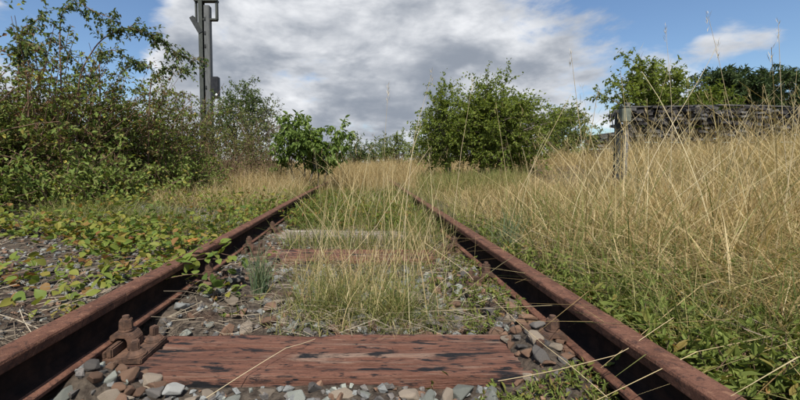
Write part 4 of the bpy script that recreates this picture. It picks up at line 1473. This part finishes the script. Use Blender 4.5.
stems_pl = Plant(1300)
r = stems_pl.r
lv = []
for k in range(230):
    y = 1.3 + 3.6 * r.random() ** 1.2
    x = r.uniform(-1.05 * y - 0.1, -0.95)
    if creeper_density(x, y) < r.uniform(-0.1, 0.6):
        continue
    a = r.uniform(0, 6.28)
    L = r.uniform(0.25, 0.7)
    pts = []
    px_, py_ = x, y
    for s_ in range(9):
        a += r.normal(0, 0.35)
        px_ += math.cos(a) * L / 8
        py_ += math.sin(a) * L / 8
        px_ = min(px_, XL - 0.07)
        pts.append((px_, py_, float(gz(px_, py_)) + 0.02 + 0.035 * math.sin(s_ / 8 * 3.1) * r.uniform(0.4, 1.3)))
    pts = np.array(pts)
    stems_pl.tube(pts, 0.002, 0.001, 3)
    for j in range(int(L * 26)):
        i_ = r.integers(1, 9)
        lv.append((pts[i_] + r.normal(0, 0.02, 3) + np.array([0, 0, 0.025]), r.uniform(0.024, 0.048)))
# a denser mat right beside the rail
for k in range(620):
    y = 1.45 + 2.2 * r.random() ** 1.1
    x = XL - 0.10 - abs(r.normal(0, 0.16))
    if vnoise(x, y, 2.3) < -0.08:
        continue
    lv.append((np.array([x, y, float(gz(x, y)) + r.uniform(0.015, 0.075)]), r.uniform(0.022, 0.044)))
for k in range(760):
    y = 1.2 + 1.4 * r.random()
    x = -0.98 - (1.0 * y - 0.75) * r.random()
    if vnoise(x, y, 3.1) < -0.12:
        continue
    lv.append((np.array([x, y, float(gz(x, y)) + r.uniform(0.01, 0.06)]), r.uniform(0.022, 0.046)))
lv.sort(key=lambda q_: -q_[1] / q_[0][1])
ts_ = obj('trailing_stems', stems_pl.stem_mesh('trailing_stems', CANE), creeper, (1.6, -2.4, -0.1))
tag(ts_, kind='stuff')
for i, (pos, s) in enumerate(lv[:300]):
    o = obj('leaf', leaf_vars[random.choices(range(13), [1.6, 1.8, 2.0, 2.4, 2.4, 2.4, 2.4, 2.4, 2.2, 2, 1.5, 1, 0.6])[0]], creeper, (pos[0] + 1.6, pos[1] - 2.4, pos[2] - 0.1))
    o.rotation_euler = (random.gauss(0.1, 0.6), random.gauss(0.0, 0.5), random.uniform(0, 6.28))
    o.scale = (s * 1.15, s, s)
rest = Plant(1301)
rest_p = [q_[0] for q_ in lv[300:]]
rest_s = [q_[1] for q_ in lv[300:]]
xy = scatter(6200, 1.9, 8.5, lambda y: (-1.0 * y - 0.4, -0.93 + 0 * y), 1302, 1.2, lambda x, y, r: creeper_density(x, y) > r.uniform(-0.1, 0.75, len(x)))
zz_ = gz(xy[:, 0], xy[:, 1]) + np.abs(r.normal(0.05, 0.06, len(xy)))
rest.lp = [np.array(rest_p).reshape(-1, 3), np.column_stack([xy, zz_])]
for arr in rest.lp:
    n = len(arr)
    a = r.uniform(0, 6.28, n)
    rest.ld.append(unit(np.stack([np.cos(a), np.sin(a), r.normal(0.1, 0.55, n)], -1)))
    rest.lt.append(r.beta(1.5, 1.6, n))
rest.ls = [np.array(rest_s), r.uniform(0.028, 0.060, len(xy))]
tag(obj('leaf_cover', rest.leaf_mesh('leaf_cover', CREEP, 0.72, 0.15, True), creeper, (1.6, -2.4, -0.1)), kind='stuff')


# a few single plants
def leafy_plant(lab, x, y, z, specs, seed, size, name='bramble_shoot', mat=None, group=None, cat='plant'):
    """shoots with single leaves: specs = list of (direction, length, leaves)"""
    r = np.random.default_rng(seed)
    t_ = thing(name, lab, cat, (x, y, z), group)
    pl = Plant(seed)
    for d, L, n in specs:
        pth = pl.path((0, 0, 0), d, L, 7, 0.12, 0.14)
        pl.tube(pth, 0.0022, 0.001, 4)
        for k in range(n):
            i_ = 1 + int(k / max(1, n) * 6)
            o_ = obj('leaf', leaf_vars[int(np.clip(r.normal(8, 2.4), 0, 12))] if mat is None else mat[r.integers(len(mat))], t_, pth[min(i_, 6)])
            o_.rotation_euler = (r.normal(0, 0.45), r.normal(0.1, 0.45), r.uniform(0, 6.28))
            s = size * r.uniform(0.7, 1.25)
            o_.scale = (s * 1.15, s, s)
    obj('stem', pl.stem_mesh('stem', CANE), t_)
    return t_


leafy_plant('bramble shoot hanging leaves over the hedge-side rail', XL - 0.11, 1.74, 0.10, [((1, -0.35, 0.75), 0.32, 14), ((1, -0.9, 0.7), 0.30, 12), ((1, 0.3, 0.7), 0.30, 12), ((0.9, -0.1, 0.5), 0.36, 14)], 1401, 0.042)
leafy_plant('reddish-leaved bramble tip crossing the hedge-side rail head', XL - 0.11, 1.52, 0.09, [((1, 0.2, 0.75), 0.25, 9), ((0.9, 0.7, 0.8), 0.22, 8), ((0.2, 0.9, 0.6), 0.2, 8)], 1405, 0.036)
leafy_plant('young bramble growing inside the hedge-side rail', XL + 0.13, 1.62, -0.04, [((0.4, -0.2, 1), 0.19, 9), ((-0.5, -0.1, 1), 0.17, 8), ((0.8, 0.3, 0.7), 0.22, 9), ((0.2, 0.6, 0.9), 0.22, 9), ((0.9, -0.4, 0.8), 0.2, 8)], 1402, 0.042)
leafy_plant('low bramble sprig between red sleeper and half-buried sleeper', XL + 0.22, 1.50, -0.04, [((0.6, -0.3, 0.5), 0.13, 5), ((-0.4, 0.2, 0.6), 0.12, 5)], 1403, 0.038)
leafy_plant('small yellow-green sprig beside the bluish grass tuft', -0.62, 2.3, -0.04, [((0.2, -0.2, 1), 0.15, 7), ((-0.4, 0, 0.8), 0.12, 5)], 1404, 0.036)

orange = plant_mat('dead_leaf', [(0, (0.36, 0.155, 0.045)), (1, (0.48, 0.22, 0.06))], 0.3)
dl = obj('dead_leaf', leaf_vars[0].copy(), None, (-0.69, 1.475, 0.012), (0.35, -0.25, 2.9))
dl.data.materials[0] = orange
dl.scale = (0.062, 0.075, 0.06)
tag(dl, 'curled orange dead leaf on the ballast beside hedge-side rail', 'dead leaf')
dl2 = obj('dead_leaf', dl.data, None, (XL - 0.16, 2.02, 0.165), (0.2, -0.3, 0.9))
dl2.scale = (0.06, 0.06, 0.06)
tag(dl2, 'orange-brown dead leaf lying among creeper beside hedge-side rail', 'dead leaf')

# green weeds: sprigs of small lanceolate leaves
weed_leaf = []
for i, tt in enumerate((0.2, 0.4, 0.6, 0.8, 1.0)):
    me = leaf_vars[i].copy()
    me.materials[0] = WEED
    me.attributes['tint'].data.foreach_set('value', np.full(len(me.polygons), tt, np.float32))
    weed_leaf.append(me)


def sprig(lab, x, y, z, n, L, seed, size):
    r = np.random.default_rng(seed)
    sp_ = [((r.normal(0, 0.6), r.normal(0, 0.6), 1.0), L * r.uniform(0.6, 1.1), 7) for _ in range(n)]
    t_ = leafy_plant(lab, x, y, z, sp_, seed, size, 'weed_sprig', weed_leaf, 'weed sprigs')
    for c_ in t_.children:
        if c_.name.startswith('leaf'):
            c_.scale = (c_.scale[0] * 1.3, c_.scale[1] * 0.6, c_.scale[2])
    return t_


for i, (u, v, z, n, L, s, lab) in enumerate(((432, 392, -0.05, 3, 0.05, 0.022, 'small green sprig among the stones before the red sleeper'),
                                            (490, 398, -0.05, 3, 0.045, 0.022, 'small green sprig between two grey stones at the red sleeper'),
                                            (606, 356, -0.03, 5, 0.09, 0.032, 'bright green sprig growing against the grass-side rail foot'),
                                            (551, 333, -0.03, 4, 0.09, 0.028, 'leafy green sprig in the rusty stones behind the red sleeper\'s end'),
                                            (600, 330, -0.01, 4, 0.08, 0.028, 'green sprig in the shade of the grass-side rail'),
                                            (350, 208, 0.0, 5, 0.10, 0.05, 'green weed sprig in the track before the drooping trees'),)):
    y = F * (EYE - z) / (v - HORIZ)
    sprig(lab, P(u, v, y).x, y, float(gz(P(u, v, y).x, y)) - 0.004, n, L, 1500 + i * 5, s)


def weed_mat(name, lab, xy, hr, size, seed, mat=WEED):
    pl = Plant(seed)
    r = pl.r
    for (x, y) in xy:
        z = float(gz(x, y)) - 0.005
        c_ = pl.path((x, y, z), (r.normal(0, 0.4), r.normal(0, 0.4), 1), r.uniform(*hr), 5, 0.15, 0.05)
        pl.tube(c_, 0.0018, 0.0008, 3)
        pl.leaves(c_, 13, size, 0.15, 0.004, 0.5, 0.05, (0, 1), 0.8)
    t_ = thing(name, lab, 'weeds')
    tag(t_, kind='stuff')
    tag(obj('weed_stems', pl.stem_mesh('weed_stems', CANE), t_), kind='stuff')
    tag(obj('weed_leaves', pl.leaf_mesh('weed_leaves', mat, 0.32, 0.15, True), t_), kind='stuff')
    return t_


xy = scatter(820, 0.85, 3.2, lambda y: (XR + 0.12 + 0 * y, 1.3 * y + 0.2), 1601, 1.5, lambda x, y, r: (vnoise(x, y, 2.2) > r.uniform(-0.5, 0.2, len(x))) & (x - 0.75 < r.exponential(0.55, len(x))))
weed_mat('verge_weeds', 'low green leafy weeds along the outside of the grass-side rail', xy, (0.05, 0.15), 0.036, 1602)
xy = scatter(120, 0.78, 1.05, lambda y: (0.28 + 0 * y, XR - 0.02 + 0 * y), 1603, 1.0, lambda x, y, r: (y < 0.98) & (r.random(len(x)) < (x - 0.2) / 0.4))
weed_mat('shade_weeds', 'small bright green weeds between red sleeper\'s end and the rail', xy, (0.025, 0.06), 0.017, 1604)
xy = scatter(160, 1.3, 2.2, lambda y: (0.36 + 0 * y, XR - 0.03 + 0 * y), 1605, 1.0)
weed_mat('rail_weeds', 'small green weeds inside the grass-side rail behind the red sleeper', xy, (0.03, 0.08), 0.020, 1606)
xy = scatter(1700, 3.25, 6.8, lambda y: (-0.7 + 0 * y, 0.55 + 0 * y), 1607, 1.2, lambda x, y, r: vnoise(x, y, 1.8) > r.uniform(-0.5, 0.1, len(x)))
weed_mat('track_weeds', 'yellow-green leafy weeds covering the track beyond the bleached sleeper', xy, (0.06, 0.2), 0.045, 1608, CREEP)

# ------------------------------------------------------------------ mast
MY = 13.0
mp = P(207, 100, MY)
mz0 = float(gz(mp.x, MY))
top = P(207, -30, MY).z
mast = thing('signal_mast', 'tall grey steel mast of two channels behind the hedge', 'mast', (mp.x, MY, mz0))
H = top - mz0


def mpart(name, bm, mat, smooth_shade=False):
    return obj(name, bm_mesh(name, bm, mat, smooth_shade), mast)


pxm = MY / F
ch1 = box_bm((0.035, 0.20, H), (-0.185, 0, H / 2), 0.006)
box_bm((0.13, 0.02, H), (-0.12, -0.112, H / 2), 0.004, ch1)
box_bm((0.13, 0.02, H), (-0.12, 0.112, H / 2), 0.004, ch1)
mpart('channel', ch1, MASTC)
ch2 = box_bm((0.035, 0.20, H - 1.2), (0.165, 0, (H - 1.2) / 2), 0.006)
box_bm((0.17, 0.02, H - 1.2), (0.085, -0.112, (H - 1.2) / 2), 0.004, ch2)
box_bm((0.17, 0.02, H - 1.2), (0.085, 0.112, (H - 1.2) / 2), 0.004, ch2)
mpart('channel', ch2, MASTP)
mpart('foundation', box_bm((0.7, 0.7, 0.3), (0, 0, 0.05), 0.02), MATS['stone_grey'])
zpix = lambda v: P(207, v, MY).z - mz0
for v_ in (88, 66, 47, 34, 20):
    mpart('batten_plate', box_bm((0.05, 0.03, 0.10), (0.035, -0.135, zpix(v_)), 0.004), MASTD)
    mpart('tie_bar', box_bm((0.30, 0.015, 0.05), (0, 0.13, zpix(v_)), 0.003), MASTD)
# diagonal arm bracket
bm = box_bm((0.15, 0.18, 0.62), (-0.27, -0.05, zpix(26)), 0.008, None, Matrix.Rotation(R(-30), 3, 'Y'))
mpart('arm_bracket', bm, MASTD)
# head frame
zt, zb = zpix(1), zpix(20)
fr = box_bm((0.78, 0.20, 0.07), (0.05, 0, zt), 0.006)
box_bm((0.50, 0.16, 0.06), (0.16, 0, zb), 0.006, fr)
box_bm((0.07, 0.12, zt - zb), (0.40, 0, (zt + zb) / 2), 0.006, fr)
box_bm((0.05, 0.10, zt - zb + 0.4), (-0.30, 0, (zt + zb) / 2 + 0.1), 0.006, fr)
mpart('head_frame', fr, MASTC)
mpart('insulator', cyl_bm(0.07, 0.06, 0.22, (0.12, -0.03, zb + 0.03), 12, 0.01), MASTD)
jb = mpart('junction_box', box_bm((0.24, 0.20, 0.72), (0.32, -0.04, zpix(88)), 0.012), BLACK)
obj('white_lens', bm_mesh('white_lens', cyl_bm(0.042, 0.040, 0.02, (0.38, -0.14, zpix(95.5)), 16, 0.004, None, Matrix.Rotation(R(90), 3, 'X')), WHITE), jb)
obj('box_bracket', bm_mesh('box_bracket', box_bm((0.34, 0.03, 0.04), (0.22, -0.02, zpix(78)), 0.004), MASTD), jb)

# ------------------------------------------------------------------ wooden post with its box
QY = 5.6
q_ = P(625, 150, QY)
pz = float(gz(q_.x, QY)) - 0.25
Hp = P(625, 104, QY).z - pz
post = thing('wooden_post', 'weathered grey wooden post with a box at its top, in the dry grass', 'post', (q_.x, QY, pz))


def ppart(name, bm, mat, parent=post):
    return obj(name, bm_mesh(name, bm, mat), parent)


ppart('post_timber', box_bm((0.054, 0.06, Hp), (0, 0, Hp / 2), 0.006, None, Matrix.Rotation(R(0.6), 3, 'Y')), MATS['post_wood'])
ppart('steel_angle', box_bm((0.07, 0.06, Hp - 0.12), (-0.085, 0.05, (Hp - 0.12) / 2), 0.005), MASTD)
zq = lambda v: P(625, v, QY).z - pz
bxp = ppart('box', box_bm((0.13, 0.10, 0.205), (-0.065, -0.062, zq(115.5)), 0.010), BOXG)
ppart('box_lid', box_bm((0.137, 0.107, 0.016), (-0.065, -0.062, zq(115.5) + 0.112), 0.004), BOXG, bxp)
ppart('cap', box_bm((0.070, 0.075, 0.015), (0.0, 0, Hp + 0.006), 0.004), MATS['post_wood'])
pl = Plant(1701)
c_ = np.array([(-0.15, -0.05, zq(113)), (-0.22, -0.06, zq(112)), (-0.255, -0.06, zq(118)), (-0.235, -0.06, zq(125)), (-0.18, -0.05, zq(131)), (-0.12, -0.02, zq(142)), (-0.11, 0.0, zq(160))])
pl.tube(c_, 0.008, 0.007, 6)
obj('cable', pl.stem_mesh('cable', CABLE), post)
ppart('clamp', box_bm((0.10, 0.13, 0.03), (0, 0, zq(126)), 0.004), MASTD)

# ------------------------------------------------------------------ stack of old timbers
SY = 13.0
stack = thing('timber_stack', 'long dark stack of old weathered timbers behind the dry grass', 'timber stack', (P(640, 150, SY).x, SY, 0.5))
sx0 = stack.location.x
tv = []
for i in range(9):
    rr_ = np.random.default_rng(1790 + i)
    bm = bmesh.new()
    n_ = 8
    ring_ = [(0.135 * math.copysign(abs(math.cos(a)) ** 0.3, math.cos(a)) * rr_.uniform(0.85, 1.08), 0.075 * math.copysign(abs(math.sin(a)) ** 0.3, math.sin(a)) * rr_.uniform(0.8, 1.1))
             for a in (np.arange(n_) + 0.5) * 2 * math.pi / n_]
    f0 = [bm.verts.new((x, rr_.uniform(-0.03, 0.03), z)) for x, z in ring_]
    f1 = [bm.verts.new((x, 0.8, z)) for x, z in ring_]
    bm.faces.new(f0)
    bm.faces.new(list(reversed(f1)))
    for a in range(n_):
        bm.faces.new((f0[(a + 1) % n_], f0[a], f1[a], f1[(a + 1) % n_]))
    bmesh.ops.recalc_face_normals(bm, faces=bm.faces)
    tv.append(bm_mesh('timber', bm, MATS['stack_timber' if i < 6 else 'stack_timber_pale']))
r = np.random.default_rng(1801)
rows = 14
zrow = 0.05
cnt = 0
xa, xb = P(628, 150, SY).x - sx0, P(832, 150, SY).x - sx0
ztop = P(640, 108, SY).z - 0.5
zr = ztop - 8 * 0.135
for k in range(9):
    x = xa + r.uniform(-0.1, 0.15)
    while x < xb and cnt < 300:
        wd = r.uniform(0.14, 0.27)
        sag = 0.05 * math.sin((x - xa) * 0.9) + 0.02 * r.normal()
        if r.random() < (0.35 if k == 8 else 0.16):
            x += wd
            continue
        o = obj('timber', tv[r.integers(9)], stack)
        o.location = (x + wd / 2, r.normal(0, 0.16), zr + k * 0.135 + sag * (k / 9))
        o.rotation_euler = (r.normal(0, 0.015), r.normal(0, 0.13), r.normal(0, 0.05))
        o.scale = (wd / 0.29, 1, r.uniform(0.62, 0.88))
        x += wd + r.uniform(0.015, 0.06)
        cnt += 1
# bearers under the rows reach the ground
for x in (xa + 0.4, (xa + xb) / 2, xb - 0.4):
    o = obj('bearer', bm_mesh('bearer', box_bm((xb - xa if x == (xa + xb) / 2 else 0.3, 0.6, 1.2), (0, 0.5, -0.6), 0.02), MATS['stack_timber']), stack, (x, 0, zr - 0.09))
# long boards lying along the top
for i, (x, L, dz) in enumerate(((xa + 1.6, 3.0, 0.13), (xa + 4.5, 2.6, 0.15))):
    o = obj('top_board', bm_mesh('top_board', box_bm((L, 0.22, 0.05), (0, 0.2, 0), 0.008), MATS['stack_timber_pale']), stack, (x, 0.1, zr + 8 * 0.135 + dz - 0.04), (0, R(-1 + 2 * i), 0.03))
low = thing('timber_stack', 'lower dark pile of old timbers beside the wooden post', 'timber stack', (P(605, 150, SY).x, SY - 0.3, 0.5))
lx = low.location.x
xa2, xb2 = P(585, 150, SY).x - lx, P(628, 150, SY).x - lx - 0.15
z2 = P(605, 133, SY).z - 0.5 - 0.1
for k in range(8):
    x = xa2 + 0.04 * k + r.uniform(0, 0.1)
    while x < xb2:
        wd = r.uniform(0.20, 0.32)
        o = obj('timber', tv[r.integers(9)], low)
        o.location = (x + wd / 2, r.normal(0, 0.12), z2 - (7 - k) * 0.18 + 0.03 * r.normal())
        o.rotation_euler = (0, r.normal(0, 0.10), r.normal(0, 0.05))
        o.scale = (wd / 0.27, 1, r.uniform(0.8, 1.1))
        x += wd + r.uniform(0.0, 0.05)

# lamp post beyond the trees
LY = 26.0
lp = P(637, 100, LY)
lz0 = float(gz(lp.x, LY))
lamp = thing('street_lamp', 'dark lamp post with flat head rising within the airy tree', 'lamp post', (lp.x, LY, lz0))
hh = P(637, 70, LY).z - lz0
obj('pole', bm_mesh('pole', cyl_bm(0.09, 0.055, hh, (0, 0, -0.05), 12), MASTD, True), lamp)
bm = cyl_bm(0.16, 0.50, 0.16, (0, 0, hh - 0.05), 18, 0.02)
cyl_bm(0.50, 0.40, 0.07, (0, 0, hh + 0.112), 18, 0.02, bm)
obj('lamp_head', bm_mesh('lamp_head', bm, MASTD, False), lamp)

scn.render.engine = 'CYCLES'
scn.cycles.max_bounces = 6
scn.cycles.diffuse_bounces = 3
scn.cycles.transparent_max_bounces = 4
